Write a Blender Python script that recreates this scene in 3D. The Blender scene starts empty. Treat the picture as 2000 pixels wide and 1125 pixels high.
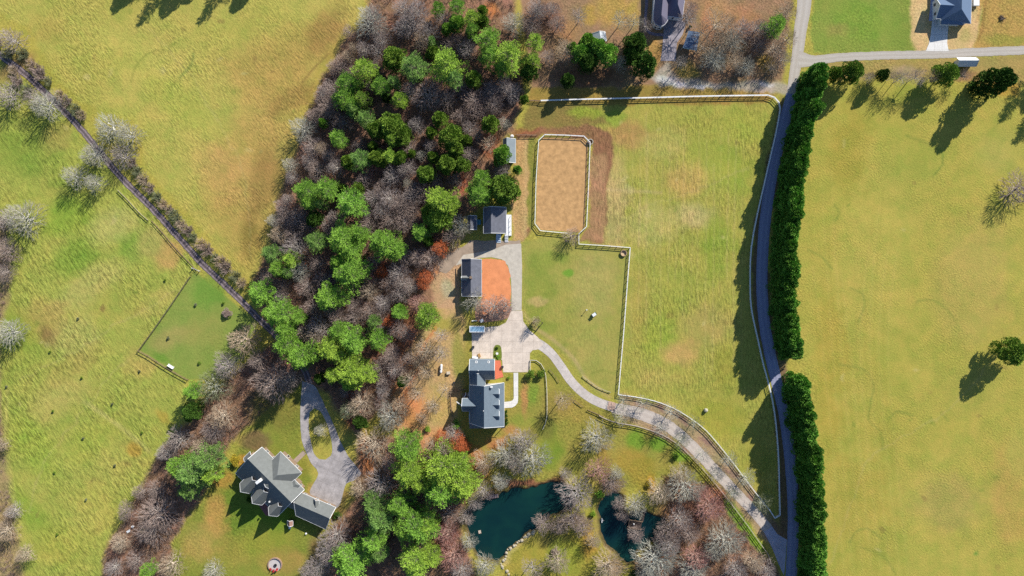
import bpy, math, random
import numpy as np
from mathutils import Vector
from mathutils.geometry import tessellate_polygon

# ------------------------------------------------------------------ camera, world, sun, exposure
H = 270.0            # metres above the ground
S = 0.2              # metres per photo unit on the ground (photo 2000 x 1125 units)
SC = bpy.context.scene
COL = SC.collection
cam_d = bpy.data.cameras.new("camera")
cam = bpy.data.objects.new("camera", cam_d); COL.objects.link(cam)
cam.location = (0, 0, H); cam.rotation_euler = (0, 0, 0)
cam_d.sensor_width = 36.0
cam_d.lens = 18.0 * H / (1000 * S)
cam_d.clip_start = 1.0; cam_d.clip_end = 9000.0
SC.camera = cam

SUN_EL = math.radians(31.0)
SUN_DIR = Vector((0.60, 0.80, 0)).normalized() * math.cos(SUN_EL) + Vector((0, 0, math.sin(SUN_EL)))
world = bpy.data.worlds.new("World"); SC.world = world
world.use_nodes = True
wn = world.node_tree.nodes; wl = world.node_tree.links
bg = wn["Background"]
sky = wn.new("ShaderNodeTexSky"); sky.sky_type = 'NISHITA'; sky.sun_disc = False
sky.sun_elevation = SUN_EL
sky.sun_rotation = math.atan2(SUN_DIR.x, SUN_DIR.y)
sky.altitude = 300; sky.air_density = 1.0; sky.dust_density = 0.3; sky.ozone_density = 4.0  # clear winter air
wl.new(sky.outputs[0], bg.inputs[0]); bg.inputs[1].default_value = 0.084
sd_ = bpy.data.lights.new("sun", 'SUN'); sun = bpy.data.objects.new("sun", sd_); COL.objects.link(sun)
sd_.energy = 4.6; sd_.angle = math.radians(0.5); sd_.color = (1.0, 0.955, 0.87)
sun.rotation_euler = SUN_DIR.to_track_quat('Z', 'Y').to_euler(); sun.location = SUN_DIR * 400
SC.view_settings.view_transform = 'Standard'; SC.view_settings.look = 'None'
SC.view_settings.exposure = 0.72; SC.view_settings.gamma = 1.0
SC.render.engine = 'CYCLES'
cy = SC.cycles
cy.max_bounces = 4; cy.diffuse_bounces = 2; cy.glossy_bounces = 2; cy.transmission_bounces = 2; cy.transparent_max_bounces = 4
cy.use_denoising = False
cy.caustics_reflective = False; cy.caustics_refractive = False

KEXP = 1.42          # radiance the sunlit level ground sends back for an albedo of one
rnd = random.Random(7)

def lin(c):
    c = c / 255.0
    return c / 12.92 if c <= 0.04045 else ((c + 0.055) / 1.055) ** 2.4
def alb(rgb, k=KEXP):
    return tuple(min(0.85, lin(v) / k) for v in rgb)

def wp(px, py, z=0.0):
    f = S * (H - z) / H
    return Vector(((px - 1000) * f, (562.5 - py) * f, z))

# ------------------------------------------------------------------ numpy noise
def vnoise(x, y, scale, seed):
    r = np.random.RandomState(seed)
    n = 256
    g = r.rand(n, n)
    u = x / scale + 1000; v = y / scale + 1000
    i = np.floor(u).astype(int); j = np.floor(v).astype(int)
    fu = u - i; fv = v - j
    fu = fu * fu * (3 - 2 * fu); fv = fv * fv * (3 - 2 * fv)
    i0 = i % n; j0 = j % n; i1 = (i + 1) % n; j1 = (j + 1) % n
    a = g[i0, j0] * (1 - fu) + g[i1, j0] * fu
    b = g[i0, j1] * (1 - fu) + g[i1, j1] * fu
    return (a * (1 - fv) + b * fv) * 2 - 1
def fbm(x, y, scale, seed, oct=4):
    t = 0; a = 1; s = 0
    for k in range(oct):
        t = t + a * vnoise(x, y, scale / 2 ** k, seed + k * 13); s += a; a *= 0.55
    return t / s

# ------------------------------------------------------------------ material helpers
def new_mat(name):
    m = bpy.data.materials.new(name); m.use_nodes = True
    nt = m.node_tree; nt.nodes.clear()
    out = nt.nodes.new("ShaderNodeOutputMaterial")
    p = nt.nodes.new("ShaderNodeBsdfPrincipled")
    nt.links.new(p.outputs[0], out.inputs[0])
    return m, nt, p
def nd(nt, typ, **kw):
    n = nt.nodes.new(typ)
    for k, v in kw.items():
        if k in n.inputs.keys() if hasattr(n.inputs, 'keys') else False: n.inputs[k].default_value = v
        else: setattr(n, k, v)
    return n
def ramp(nt, src, stops):
    r = nt.nodes.new("ShaderNodeValToRGB")
    while len(r.color_ramp.elements) < len(stops): r.color_ramp.elements.new(0.5)
    for e, (p, c) in zip(r.color_ramp.elements, stops):
        e.position = p; e.color = (c if isinstance(c, tuple) else (c, c, c)) + (1,)
    nt.links.new(src, r.inputs[0]); return r.outputs[0]
def mixmul(nt, a, b, fac=1.0):
    m = nt.nodes.new("ShaderNodeMix"); m.data_type = 'RGBA'; m.blend_type = 'MULTIPLY'
    m.inputs[0].default_value = fac
    nt.links.new(a, m.inputs[6]); nt.links.new(b, m.inputs[7]); return m.outputs[2]
def mixc(nt, f, a, b):
    m = nt.nodes.new("ShaderNodeMix"); m.data_type = 'RGBA'
    if isinstance(f, float): m.inputs[0].default_value = f
    else: nt.links.new(f, m.inputs[0])
    for s, i in ((a, 6), (b, 7)):
        if isinstance(s, tuple): m.inputs[i].default_value = s + (1,)
        else: nt.links.new(s, m.inputs[i])
    return m.outputs[2]
def coords(nt, ang=0.0, sc=(1, 1, 1), obj=False):
    if obj:
        c = nt.nodes.new("ShaderNodeTexCoord").outputs['Object']
    else:
        c = nt.nodes.new("ShaderNodeNewGeometry").outputs['Position']
    a = nt.nodes.new("ShaderNodeMapping"); a.vector_type = 'POINT'
    a.inputs['Rotation'].default_value = (0, 0, math.radians(ang))
    nt.links.new(c, a.inputs[0])
    b = nt.nodes.new("ShaderNodeMapping"); b.inputs['Scale'].default_value = sc
    nt.links.new(a.outputs[0], b.inputs[0]); return b.outputs[0]
def noise(nt, vec, scale, detail=3.0, rough=0.6):
    n = nt.nodes.new("ShaderNodeTexNoise"); n.inputs['Scale'].default_value = scale
    n.inputs['Detail'].default_value = detail; n.inputs['Roughness'].default_value = rough
    nt.links.new(vec, n.inputs['Vector']); return n.outputs['Fac']
def bump(nt, p, h, strength, dist):
    b = nt.nodes.new("ShaderNodeBump"); b.inputs['Strength'].default_value = strength
    b.inputs['Distance'].default_value = dist
    nt.links.new(h, b.inputs['Height']); nt.links.new(b.outputs[0], p.inputs['Normal']); return b

def ground_mat(name, ang, stretch, bstr, lo=0.72, hi=1.28, fine=1.0):
    """grass, stubble or litter; base colour comes from the ground's own colour attribute"""
    m, nt, p = new_mat(name)
    at = nt.nodes.new("ShaderNodeAttribute"); at.attribute_name = "Col"
    v = coords(nt, ang, (stretch, 1, 1))
    n1 = noise(nt, v, 1.15 * fine, 3.0, 0.65)
    n2 = noise(nt, coords(nt), 2.4, 3.0, 0.75)
    n3 = noise(nt, coords(nt), 0.14, 4.0, 0.65)
    n4 = noise(nt, coords(nt), 0.05, 2.0, 0.5)
    msk = ramp(nt, n4, [(0.38, 0.30), (0.62, 1.0)])
    st = ramp(nt, n1, [(0.36, lo), (0.52, 1.0), (0.68, hi)])
    c = mixmul(nt, at.outputs['Color'], mixc(nt, msk, (1.0, 1.0, 1.0), st))
    c = mixmul(nt, c, ramp(nt, n2, [(0.25, 0.74), (0.75, 1.26)]))
    c = mixmul(nt, c, ramp(nt, n3, [(0.3, (0.82, 0.95, 0.84)), (0.7, (1.16, 1.05, 1.12))]))
    nt.links.new(c, p.inputs['Base Color'])
    p.inputs['Roughness'].default_value = 0.95; p.inputs['Specular IOR Level'].default_value = 0.1
    mm = nt.nodes.new("ShaderNodeMath"); mm.operation = 'MULTIPLY'
    nt.links.new(n1, mm.inputs[0]); nt.links.new(msk, mm.inputs[1])
    m2 = nt.nodes.new("ShaderNodeMath"); m2.operation = 'MULTIPLY_ADD'; m2.inputs[1].default_value = 0.35
    nt.links.new(n2, m2.inputs[0]); nt.links.new(mm.outputs[0], m2.inputs[2])
    bump(nt, p, m2.outputs[0], bstr, 0.5)
    return m

def plain(name, rgb, rough=0.8, var=0.15, scale=1.5, spec=0.3, metal=0.0, bstr=0.0, k=KEXP, objrand=0.0, huer=0.0):
    m, nt, p = new_mat(name)
    base = alb(rgb, k)
    n = noise(nt, coords(nt), scale, 4.0, 0.65)
    c = ramp(nt, n, [(0.25, tuple(v * (1 - var) for v in base)), (0.75, tuple(min(1, v * (1 + var)) for v in base))])
    if objrand > 0:
        oi = nt.nodes.new("ShaderNodeObjectInfo")
        c = mixmul(nt, c, ramp(nt, oi.outputs['Random'], [(0.0, (1 - objrand - huer, 1 - objrand, 1 - objrand + huer)), (0.5, (1 + huer, 1.0, 1 - huer)), (1.0, (1 + objrand - huer, 1 + objrand, 1 + objrand + huer))]))
    nt.links.new(c, p.inputs['Base Color'])
    p.inputs['Roughness'].default_value = rough; p.inputs['Specular IOR Level'].default_value = spec
    p.inputs['Metallic'].default_value = metal
    if bstr: bump(nt, p, n, bstr, 0.1)
    return m

# ------------------------------------------------------------------ object helpers
def tag(o, label=None, cat=None, group=None, kind=None):
    if label: o['label'] = label
    if cat: o['category'] = cat
    if group: o['group'] = group
    if kind: o['kind'] = kind
    return o
def thing(name, label, cat, loc, group=None):
    o = bpy.data.objects.new(name, None); COL.objects.link(o)
    o.location = loc; o.empty_display_size = 0.5
    return tag(o, label, cat, group)
def root_loc(o):
    v = Vector((0, 0, 0))
    while o is not None:
        v = v + o.location; o = o.parent
    return v
class MB:
    def __init__(s): s.v = []; s.f = []
    def poly(s, pts):
        b = len(s.v); s.v += [Vector(p) for p in pts]; s.f.append(tuple(range(b, b + len(pts)))); return s
    def box8(s, lo4, hi4):
        b = len(s.v); s.v += [Vector(p) for p in lo4] + [Vector(p) for p in hi4]
        s.f += [(b + 3, b + 2, b + 1, b), (b + 4, b + 5, b + 6, b + 7)]
        for i in range(4):
            j = (i + 1) % 4; s.f.append((b + i, b + j, b + j + 4, b + i + 4))
        return s
    def box(s, c, size, rz=0.0):
        c = Vector(c); hx, hy, hz = (v / 2 for v in size); ca, sa = math.cos(rz), math.sin(rz)
        q = [(-hx, -hy), (hx, -hy), (hx, hy), (-hx, hy)]
        q = [(x * ca - y * sa, x * sa + y * ca) for x, y in q]
        return s.box8([c + Vector((x, y, -hz)) for x, y in q], [c + Vector((x, y, hz)) for x, y in q])
    def beam(s, a, b, w, h):
        a = Vector(a); b = Vector(b); d = (b - a)
        n = Vector((-d.y, d.x, 0)); n = n.normalized() * (w / 2) if n.length > 1e-6 else Vector((w / 2, 0, 0))
        u = Vector((0, 0, h / 2)) if abs(d.normalized().z) < 0.95 else Vector((0, w / 2, 0))
        return s.box8([a - n - u, b - n - u, b + n - u, a + n - u], [a - n + u, b - n + u, b + n + u, a + n + u])
    def tube(s, a, b, r0, r1=None, n=8, cap=True):
        a = Vector(a); b = Vector(b); r1 = r0 if r1 is None else r1
        d = (b - a).normalized(); t = Vector((0, 0, 1)) if abs(d.z) < 0.9 else Vector((1, 0, 0))
        x = d.cross(t).normalized(); y = d.cross(x)
        k = len(s.v)
        for (c, r) in ((a, r0), (b, r1)):
            for i in range(n):
                q = 2 * math.pi * i / n
                s.v.append(c + x * (math.cos(q) * r) + y * (math.sin(q) * r))
        for i in range(n):
            j = (i + 1) % n; s.f.append((k + i, k + n + i, k + n + j, k + j))
        if cap: s.f.append(tuple(k + i for i in range(n))); s.f.append(tuple(k + n + i for i in reversed(range(n))))
        return s
    def lathe(s, c, prof, n=14, sx=1, sy=1):
        c = Vector(c); k = len(s.v)
        for (r, z) in prof:
            for i in range(n):
                q = 2 * math.pi * i / n; s.v.append(c + Vector((math.cos(q) * r * sx, math.sin(q) * r * sy, z)))
        for a in range(len(prof) - 1):
            for i in range(n):
                j = (i + 1) % n; s.f.append((k + a * n + i, k + a * n + j, k + (a + 1) * n + j, k + (a + 1) * n + i))
        s.f.append(tuple(k + i for i in reversed(range(n)))); s.f.append(tuple(k + (len(prof) - 1) * n + i for i in range(n)))
        return s
    def build(s, name, m, parent=None, smooth=False):
        me = bpy.data.meshes.new(name); off = root_loc(parent) if parent else Vector((0, 0, 0))
        me.from_pydata([tuple(p - off) for p in s.v], [], s.f); me.update()
        if smooth: me.polygons.foreach_set("use_smooth", [True] * len(me.polygons))
        me.materials.append(m)
        o = bpy.data.objects.new(name, me); COL.objects.link(o)
        if parent: o.parent = parent
        return o
def np_mesh(name, V, F, mats, smooth=False):
    """F: (n,4) or (n,3) int array"""
    me = bpy.data.meshes.new(name)
    k = F.shape[1]
    me.vertices.add(len(V)); me.vertices.foreach_set("co", np.ascontiguousarray(V, dtype=np.float32).ravel())
    me.loops.add(len(F) * k); me.loops.foreach_set("vertex_index", np.ascontiguousarray(F, dtype=np.int32).ravel())
    me.polygons.add(len(F)); me.polygons.foreach_set("loop_start", np.arange(0, len(F) * k, k, dtype=np.int32))
    me.polygons.foreach_set("loop_total", np.full(len(F), k, dtype=np.int32))
    me.update(calc_edges=True); me.validate()
    for m in mats: me.materials.append(m)
    if smooth: me.polygons.foreach_set("use_smooth", [True] * len(F))
    return me

def catmull(pts, step=6.0):
    out = []
    P = [pts[0]] + list(pts) + [pts[-1]]
    for i in range(1, len(P) - 2):
        p0, p1, p2, p3 = (np.array(P[j], float) for j in (i - 1, i, i + 1, i + 2))
        n = max(1, int(np.linalg.norm(p2 - p1) / step))
        for k in range(n):
            t = k / n
            out.append(tuple(0.5 * ((2 * p1) + (-p0 + p2) * t + (2 * p0 - 5 * p1 + 4 * p2 - p3) * t * t + (-p0 + 3 * p1 - 3 * p2 + p3) * t ** 3)))
    out.append(tuple(map(float, pts[-1]))); return out

# ================================================================== GROUND
STEP = 2.5
gx = np.arange(-125, 2125.1, STEP); gy = np.arange(-125, 1250.1, STEP)
X, Y = np.meshgrid(gx, gy)
NX, NY = len(gx), len(gy)
n40 = fbm(X, Y, 60, 1); n12 = fbm(X, Y, 18, 5); n150 = fbm(X, Y, 170, 9, 3)
WX = X + n12 * 7 + n40 * 6; WY = Y + np.roll(n12, 91, 1) * 7 + np.roll(n40, 57, 0) * 6

def poly_sd(pts, xx, yy):
    P = np.array(pts, float); n = len(P)
    d = np.full(xx.shape, 1e9); ins = np.zeros(xx.shape, bool)
    for i in range(n):
        a = P[i]; b = P[(i + 1) % n]; e = b - a
        t = np.clip(((xx - a[0]) * e[0] + (yy - a[1]) * e[1]) / (e @ e + 1e-9), 0, 1)
        d = np.minimum(d, np.hypot(xx - a[0] - t * e[0], yy - a[1] - t * e[1]))
        c = ((a[1] > yy) != (b[1] > yy)) & (xx < (b[0] - a[0]) * (yy - a[1]) / (b[1] - a[1] + 1e-12) + a[0])
        ins ^= c
    return np.where(ins, d, -d)
def line_d(pts, xx, yy):
    d = np.full(xx.shape, 1e9)
    for a, b in zip(pts[:-1], pts[1:]):
        a = np.array(a, float); b = np.array(b, float); e = b - a
        t = np.clip(((xx - a[0]) * e[0] + (yy - a[1]) * e[1]) / (e @ e + 1e-9), 0, 1)
        d = np.minimum(d, np.hypot(xx - a[0] - t * e[0], yy - a[1] - t * e[1]))
    return d
GC = np.zeros((NY, NX, 3))
def C3(rgb): return np.array(alb((min(252, rgb[0] + 10), min(252, rgb[1] + 7), min(252, rgb[2] + 6))))
GC[:] = C3((172, 164, 74))
def paint(alpha, rgb, sl):
    GC[sl] = GC[sl] * (1 - alpha[..., None]) + C3(rgb) * alpha[..., None]
def box_sl(x0, y0, x1, y1, m):
    i0 = max(0, int((x0 - m - gx[0]) / STEP)); i1 = min(NX, int((x1 + m - gx[0]) / STEP) + 2)
    j0 = max(0, int((y0 - m - gy[0]) / STEP)); j1 = min(NY, int((y1 + m - gy[0]) / STEP) + 2)
    return (slice(j0, j1), slice(i0, i1))
def sstep(v): v = np.clip(v, 0, 1); return v * v * (3 - 2 * v)
def gpoly(pts, rgb, soft=4, op=1.0, warp=True):
    xs = [p[0] for p in pts]; ys = [p[1] for p in pts]
    sl = box_sl(min(xs), min(ys), max(xs), max(ys), soft + 22)
    sd = poly_sd(pts, WX[sl] if warp else X[sl], WY[sl] if warp else Y[sl])
    paint(sstep(sd / (2 * soft) + 0.5) * op, rgb, sl)
def gell(cx, cy_, rx, ry, rgb, op=0.7, ang=0):
    m = max(rx, ry) * 1.3; sl = box_sl(cx - m, cy_ - m, cx + m, cy_ + m, 20)
    ca, sa = math.cos(math.radians(ang)), math.sin(math.radians(ang))
    dx = WX[sl] - cx; dy = WY[sl] - cy_
    u = (dx * ca + dy * sa) / rx; v = (-dx * sa + dy * ca) / ry
    q = np.sqrt(u * u + v * v) + n40[sl] * 0.35 + n12[sl] * 0.2
    paint(sstep((1.15 - q) / 0.75) * op, rgb, sl)
def gline(pts, w, rgb, op=0.6, warp=False, soft=None):
    soft = soft or max(1.5, w * 0.4)
    pts = catmull(pts, 10)
    xs = [p[0] for p in pts]; ys = [p[1] for p in pts]
    sl = box_sl(min(xs), min(ys), max(xs), max(ys), w + 20)
    xx, yy = (WX[sl], WY[sl]) if warp else (X[sl] + n12[sl] * 2, Y[sl] + n12[sl] * 2)
    d = line_d(pts, xx, yy)
    a = sstep((w / 2 - d) / soft / 2 + 0.5) * op * (0.75 + 0.35 * n12[sl])
    paint(np.clip(a, 0, 1), rgb, sl)

TRACK = [(-60, 55), (0, 107), (50, 145), (100, 192), (150, 243), (200, 303), (235, 345), (300, 410), (350, 465), (395, 515), (450, 567), (500, 617), (545, 662), (590, 715), (605, 750)]
ROAD = [(1572, -120), (1571, 0), (1563, 60), (1557, 110), (1551, 150), (1545, 192), (1533, 235), (1519, 290), (1506, 350), (1497, 410), (1491, 470), (1488, 540), (1490, 600), (1496, 650), (1506, 700), (1519, 755), (1530, 800), (1539, 860), (1545, 920), (1549, 980), (1549, 1040), (1545, 1130), (1535, 1245)]
W1 = [(742, -125), (716, 30), (655, 108), (602, 205), (574, 300), (545, 390), (527, 480), (492, 550), (510, 610), (545, 675), (580, 735), (640, 770), (700, 850), (740, 800), (790, 720), (820, 650), (850, 590), (850, 510), (880, 450), (940, 400), (975, 330), (970, 290), (1000, 260), (1025, 185), (1010, 100), (1000, -125)]
W2 = [(545, 660), (490, 700), (440, 745), (400, 780), (365, 830), (320, 870), (285, 930), (250, 1000), (205, 1070), (180, 1250), (310, 1250), (340, 1060), (375, 1000), (400, 960), (440, 880), (480, 830), (560, 770), (600, 740)]
W3 = [(700, 850), (790, 860), (900, 870), (925, 960), (900, 1000), (905, 1050), (930, 1120), (950, 1250), (600, 1250), (645, 1040), (690, 980)]
W4 = [(1290, 930), (1420, 950), (1470, 1060), (1520, 1110), (1530, 1250), (1190, 1250), (1240, 1095), (1310, 1040), (1310, 1010)]
W5 = [(-125, 380), (15, 430), (20, 560), (0, 640), (0, 760), (12, 900), (30, 1020), (60, 1250), (-125, 1250)]
F_NW = [(-125, -125), (735, -125), (705, 30), (640, 100), (588, 200), (566, 300), (545, 390), (527, 480), (492, 545), (470, 545), (420, 480), (350, 400), (285, 330), (262, 235), (160, 205), (110, 150), (60, 60), (-125, -60)]
F_SW = [(-125, 60), (0, 115), (100, 200), (200, 310), (300, 418), (390, 518), (372, 545), (272, 684), (365, 742), (375, 800), (330, 868), (285, 930), (245, 1000), (205, 1070), (180, 1250), (-125, 1250)]
F_PEN = [(380, 530), (505, 630), (470, 700), (430, 740), (366, 742), (272, 684)]
F_MID = [(1150, 195), (1500, 190), (1520, 205), (1508, 280), (1475, 420), (1463, 520), (1467, 610), (1488, 710), (1509, 790), (1519, 1000), (1510, 1008), (1440, 918), (1370, 835), (1290, 787), (1208, 770), (1230, 484), (1130, 474), (1150, 440), (1155, 280)]
LAWN_E = [(1020, 470), (1110, 460), (1130, 478), (1229, 486), (1207, 768), (1170, 772), (1110, 700), (1050, 655), (1020, 600)]
POND_L = [(908, 1000), (938, 980), (956, 972), (980, 962), (1000, 955), (1030, 952), (1060, 950), (1078, 944), (1102, 946), (1124, 964), (1112, 994), (1078, 1010), (1056, 1020), (1040, 1038), (1016, 1052), (990, 1074), (986, 1088), (974, 1100), (954, 1094), (932, 1084), (920, 1060), (910, 1030)]
POND_R = [(1180, 968), (1200, 961), (1216, 968), (1217, 990), (1222, 1006), (1260, 1000), (1298, 1012), (1304, 1028), (1292, 1048), (1270, 1060), (1250, 1078), (1240, 1097), (1226, 1101), (1212, 1090), (1200, 1074), (1186, 1066), (1175, 1040), (1173, 1012), (1168, 996), (1170, 978)]

# fields
gpoly(F_NW, (176, 170, 82), 5)
gpoly([(430, 120), (560, 60), (690, 20), (640, 110), (585, 210), (560, 320), (535, 430), (505, 520), (470, 520), (400, 410), (420, 280), (480, 210)], (178, 148, 80), 40, 0.75)
gell(440, 330, 90, 60, (188, 155, 88), 0.6, 40); gell(520, 360, 40, 120, (140, 112, 62), 0.6, 12); gell(560, 200, 60, 25, (150, 118, 66), 0.55, -35)
gell(250, 110, 160, 50, (188, 180, 88), 0.6, 30); gell(100, 60, 60, 40, (170, 150, 75), 0.4); gell(490, 460, 25, 55, (130, 112, 55), 0.6)
gell(640, 60, 40, 70, (150, 118, 66), 0.6, 30); gell(370, 220, 140, 40, (165, 172, 74), 0.5, 35)
gline([(255, 160), (268, 125), (300, 100), (330, 98)], 4, (120, 130, 55), .5); gline([(378, 105), (374, 125), (350, 152)], 5, (90, 125, 60), .6)
gline([(590, 160), (640, 105)], 4, (120, 92, 55), .6); gline([(715, 0), (735, 25), (745, 40)], 7, (190, 150, 95), .7)
gline([(545, 470), (556, 400), (568, 350), (580, 300)], 9, (125, 95, 60), .6, True)
gpoly(F_SW, (160, 166, 74), 5)
for a in [(60, 300, 70, 70, (120, 150, 55)), (130, 420, 60, 40, (125, 160, 50)), (150, 500, 70, 40, (112, 150, 48)), (265, 480, 60, 35, (105, 150, 48)), (220, 440, 60, 40, (182, 178, 100)),
          (300, 470, 45, 35, (185, 168, 95)), (330, 500, 35, 30, (190, 150, 90)), (170, 560, 110, 35, (185, 176, 98)), (90, 620, 60, 50, (180, 155, 85)), (95, 660, 18, 30, (120, 90, 60)), (40, 660, 40, 60, (135, 155, 58)),
          (150, 660, 60, 50, (180, 172, 96)), (230, 600, 60, 60, (165, 165, 75)), (280, 700, 50, 40, (185, 165, 88)), (120, 770, 90, 45, (182, 172, 92)), (70, 880, 40, 90, (150, 170, 64)),
          (180, 860, 80, 40, (165, 172, 72)), (240, 900, 60, 60, (178, 172, 84)), (60, 1000, 30, 80, (130, 158, 55)), (190, 1000, 50, 70, (180, 172, 80)), (260, 880, 16, 18, (185, 140, 60)), (320, 815, 14, 24, (178, 150, 64)), (140, 720, 100, 30, (172, 160, 80)), (130, 1060, 60, 40, (176, 172, 76)), (30, 130, 60, 30, (150, 110, 80)), (110, 270, 40, 30, (165, 150, 80)), (200, 600, 8, 7, (115, 90, 55)), (310, 590, 60, 25, (178, 168, 86))]:
    gell(a[0], a[1], a[2], a[3], a[4], 0.65, -35)
gline([(165, 785), (230, 830), (290, 880)], 9, (190, 180, 108), .7); gline([(15, 760), (12, 860), (25, 960), (45, 1060)], 9, (190, 176, 100), .5)
gline([(30, 560), (40, 640), (45, 700), (80, 740)], 6, (140, 140, 60), .4)
gpoly(F_PEN, (132, 150, 68), 3, 1, False)
gell(330, 660, 50, 30, (160, 152, 84), .8, -30); gell(400, 570, 40, 40, (108, 148, 56), .8); gell(320, 700, 30, 12, (100, 145, 48), .7, 30); gell(400, 650, 50, 40, (150, 150, 76), .6)
gpoly(F_MID, (165, 162, 74), 3)
for a in [(1230, 260, 60, 30, (178, 140, 85)), (1200, 400, 30, 120, (185, 165, 105)), (1300, 280, 60, 40, (175, 168, 88)), (1380, 300, 60, 50, (160, 165, 70)), (1340, 350, 50, 40, (188, 160, 88)), (1360, 420, 50, 30, (188, 172, 110)),
          (1430, 330, 45, 60, (152, 164, 64)), (1270, 440, 60, 50, (180, 172, 96)), (1400, 480, 40, 90, (140, 158, 58)), (1320, 560, 60, 70, (158, 162, 70)), (1250, 600, 25, 80, (170, 158, 76)), (1290, 660, 40, 60, (150, 165, 62)),
          (1380, 640, 60, 50, (170, 158, 84)), (1330, 690, 50, 30, (188, 158, 92)), (1420, 720, 40, 60, (148, 150, 60)), (1280, 740, 60, 30, (178, 165, 84)), (1400, 820, 70, 50, (160, 158, 64)), (1190, 230, 40, 16, (140, 160, 60)), (1450, 250, 50, 40, (165, 168, 72)), (1480, 900, 30, 60, (150, 150, 64))]:
    gell(*a, 0.85)
for k in range(38):
    x = 1186 + k * 7.2; gline([(x, 240 + rnd.uniform(0, 90)), (x - 2 + rnd.uniform(-3, 3), 480), (x - 4, 600 + rnd.uniform(-60, 150))], 2.6, (200, 182, 120) if k % 2 else (132, 142, 60), rnd.uniform(.12, .34))
gline([(1170, 370), (1290, 376)], 6, (192, 172, 118), .6); gline([(1250, 380), (1248, 480)], 4, (190, 168, 110), .5); gline([(1262, 220), (1262, 470)], 3, (190, 170, 110), .35)
# dirt round the riding arena
gpoly([(1005, 262), (1060, 244), (1150, 240), (1190, 255), (1200, 300), (1185, 380), (1178, 475), (1130, 470), (1150, 440), (1155, 275), (1060, 262), (1045, 275), (1040, 450), (1015, 470), (1000, 400), (1005, 330)], (146, 106, 76), 4)
gpoly([(1152, 300), (1185, 300), (1180, 470), (1135, 468), (1148, 440)], (176, 138, 98), 5, .8)
gpoly([(1008, 270), (1034, 270), (1034, 440), (1022, 470), (1000, 470), (1000, 400)], (196, 160, 108), 3)
gpoly([(1032, 270), (1046, 270), (1042, 452), (1030, 440)], (140, 138, 64), 3); gell(1020, 255, 40, 10, (150, 92, 66), .8)
gline([(1018, 280), (1016, 460)], 4, (176, 140, 92), .6); gline([(1028, 280), (1026, 460)], 3, (214, 182, 132), .5)
# lawn between arena and driveway
gpoly(LAWN_E, (158, 156, 76), 3)
gell(1050, 560, 30, 90, (132, 148, 60), .7); gell(1160, 560, 50, 80, (172, 162, 92), .7); gell(1108, 536, 11, 9, (110, 158, 52), .9); gell(1050, 590, 24, 10, (188, 166, 106), .8); gell(1080, 500, 30, 20, (128, 150, 58), .7)
gell(1150, 680, 50, 60, (168, 160, 84), .6); gell(1070, 640, 24, 14, (134, 150, 62), .6)
gline([(1095, 690), (1098, 675), (1112, 672), (1125, 682), (1122, 698)], 4, (112, 130, 52), .5); gline([(1155, 730), (1175, 723), (1198, 728)], 4, (112, 130, 52), .5); gline([(1022, 610), (1045, 640), (1075, 660), (1120, 700), (1145, 740), (1190, 775)], 7, (196, 168, 120), .7)
# woods
for w, c in ((W1, (152, 116, 92)), (W2, (146, 112, 90)), (W3, (150, 116, 90)), (W4, (152, 116, 90)), (W5, (160, 142, 96))): gpoly(w, c, 7)
for a in [(745, 530, 14, 22, (190, 100, 62)), (860, 530, 20, 26, (196, 122, 78)), (960, 290, 26, 30, (160, 88, 60)), (905, 360, 14, 28, (178, 98, 66)), (600, 520, 16, 12, (150, 84, 60)), (580, 560, 10, 10, (172, 96, 62)), (640, 545, 50, 30, (112, 82, 74)),
          (790, 310, 30, 30, (110, 80, 74)), (740, 625, 20, 18, (190, 110, 70)), (800, 640, 40, 30, (165, 104, 74)), (770, 690, 50, 60, (182, 112, 72)), (800, 770, 50, 60, (198, 128, 80)), (720, 880, 20, 60, (186, 112, 64)), (690, 800, 30, 60, (130, 72, 56)), (870, 1060, 30, 60, (158, 90, 72)), (720, 1060, 120, 60, (120, 84, 72)), (980, 190, 50, 24, (112, 84, 76))]:
    gell(*a, .75)
gpoly([(850, 500), (900, 480), (905, 520), (900, 600), (880, 612), (845, 600), (840, 560)], (196, 160, 122), 6)
gell(875, 560, 16, 24, (182, 178, 142), .8); gell(850, 520, 14, 16, (206, 140, 92), .8)
gpoly([(848, 612), (900, 600), (915, 640), (912, 700), (900, 780), (880, 860), (830, 870), (800, 850), (760, 840), (740, 800), (790, 720), (820, 650)], (196, 162, 112), 10)
gell(860, 635, 30, 22, (164, 160, 72), .85); gell(885, 640, 34, 20, (160, 150, 70), .7); gell(896, 690, 16, 60, (142, 146, 62), .8); gell(860, 700, 22, 60, (186, 156, 104), .6); gell(800, 800, 44, 60, (206, 136, 84), .8, 30); gell(860, 790, 30, 50, (190, 164, 96), .8); gell(790, 740, 30, 40, (200, 150, 110), .7); gell(840, 860, 40, 26, (214, 150, 104), .7)
for q in [[(800, 700), (770, 745), (735, 780)], [(850, 640), (800, 720), (765, 770)], [(830, 700), (790, 770), (770, 800)]]: gline(q, 7, (200, 112, 68), .7)
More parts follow.
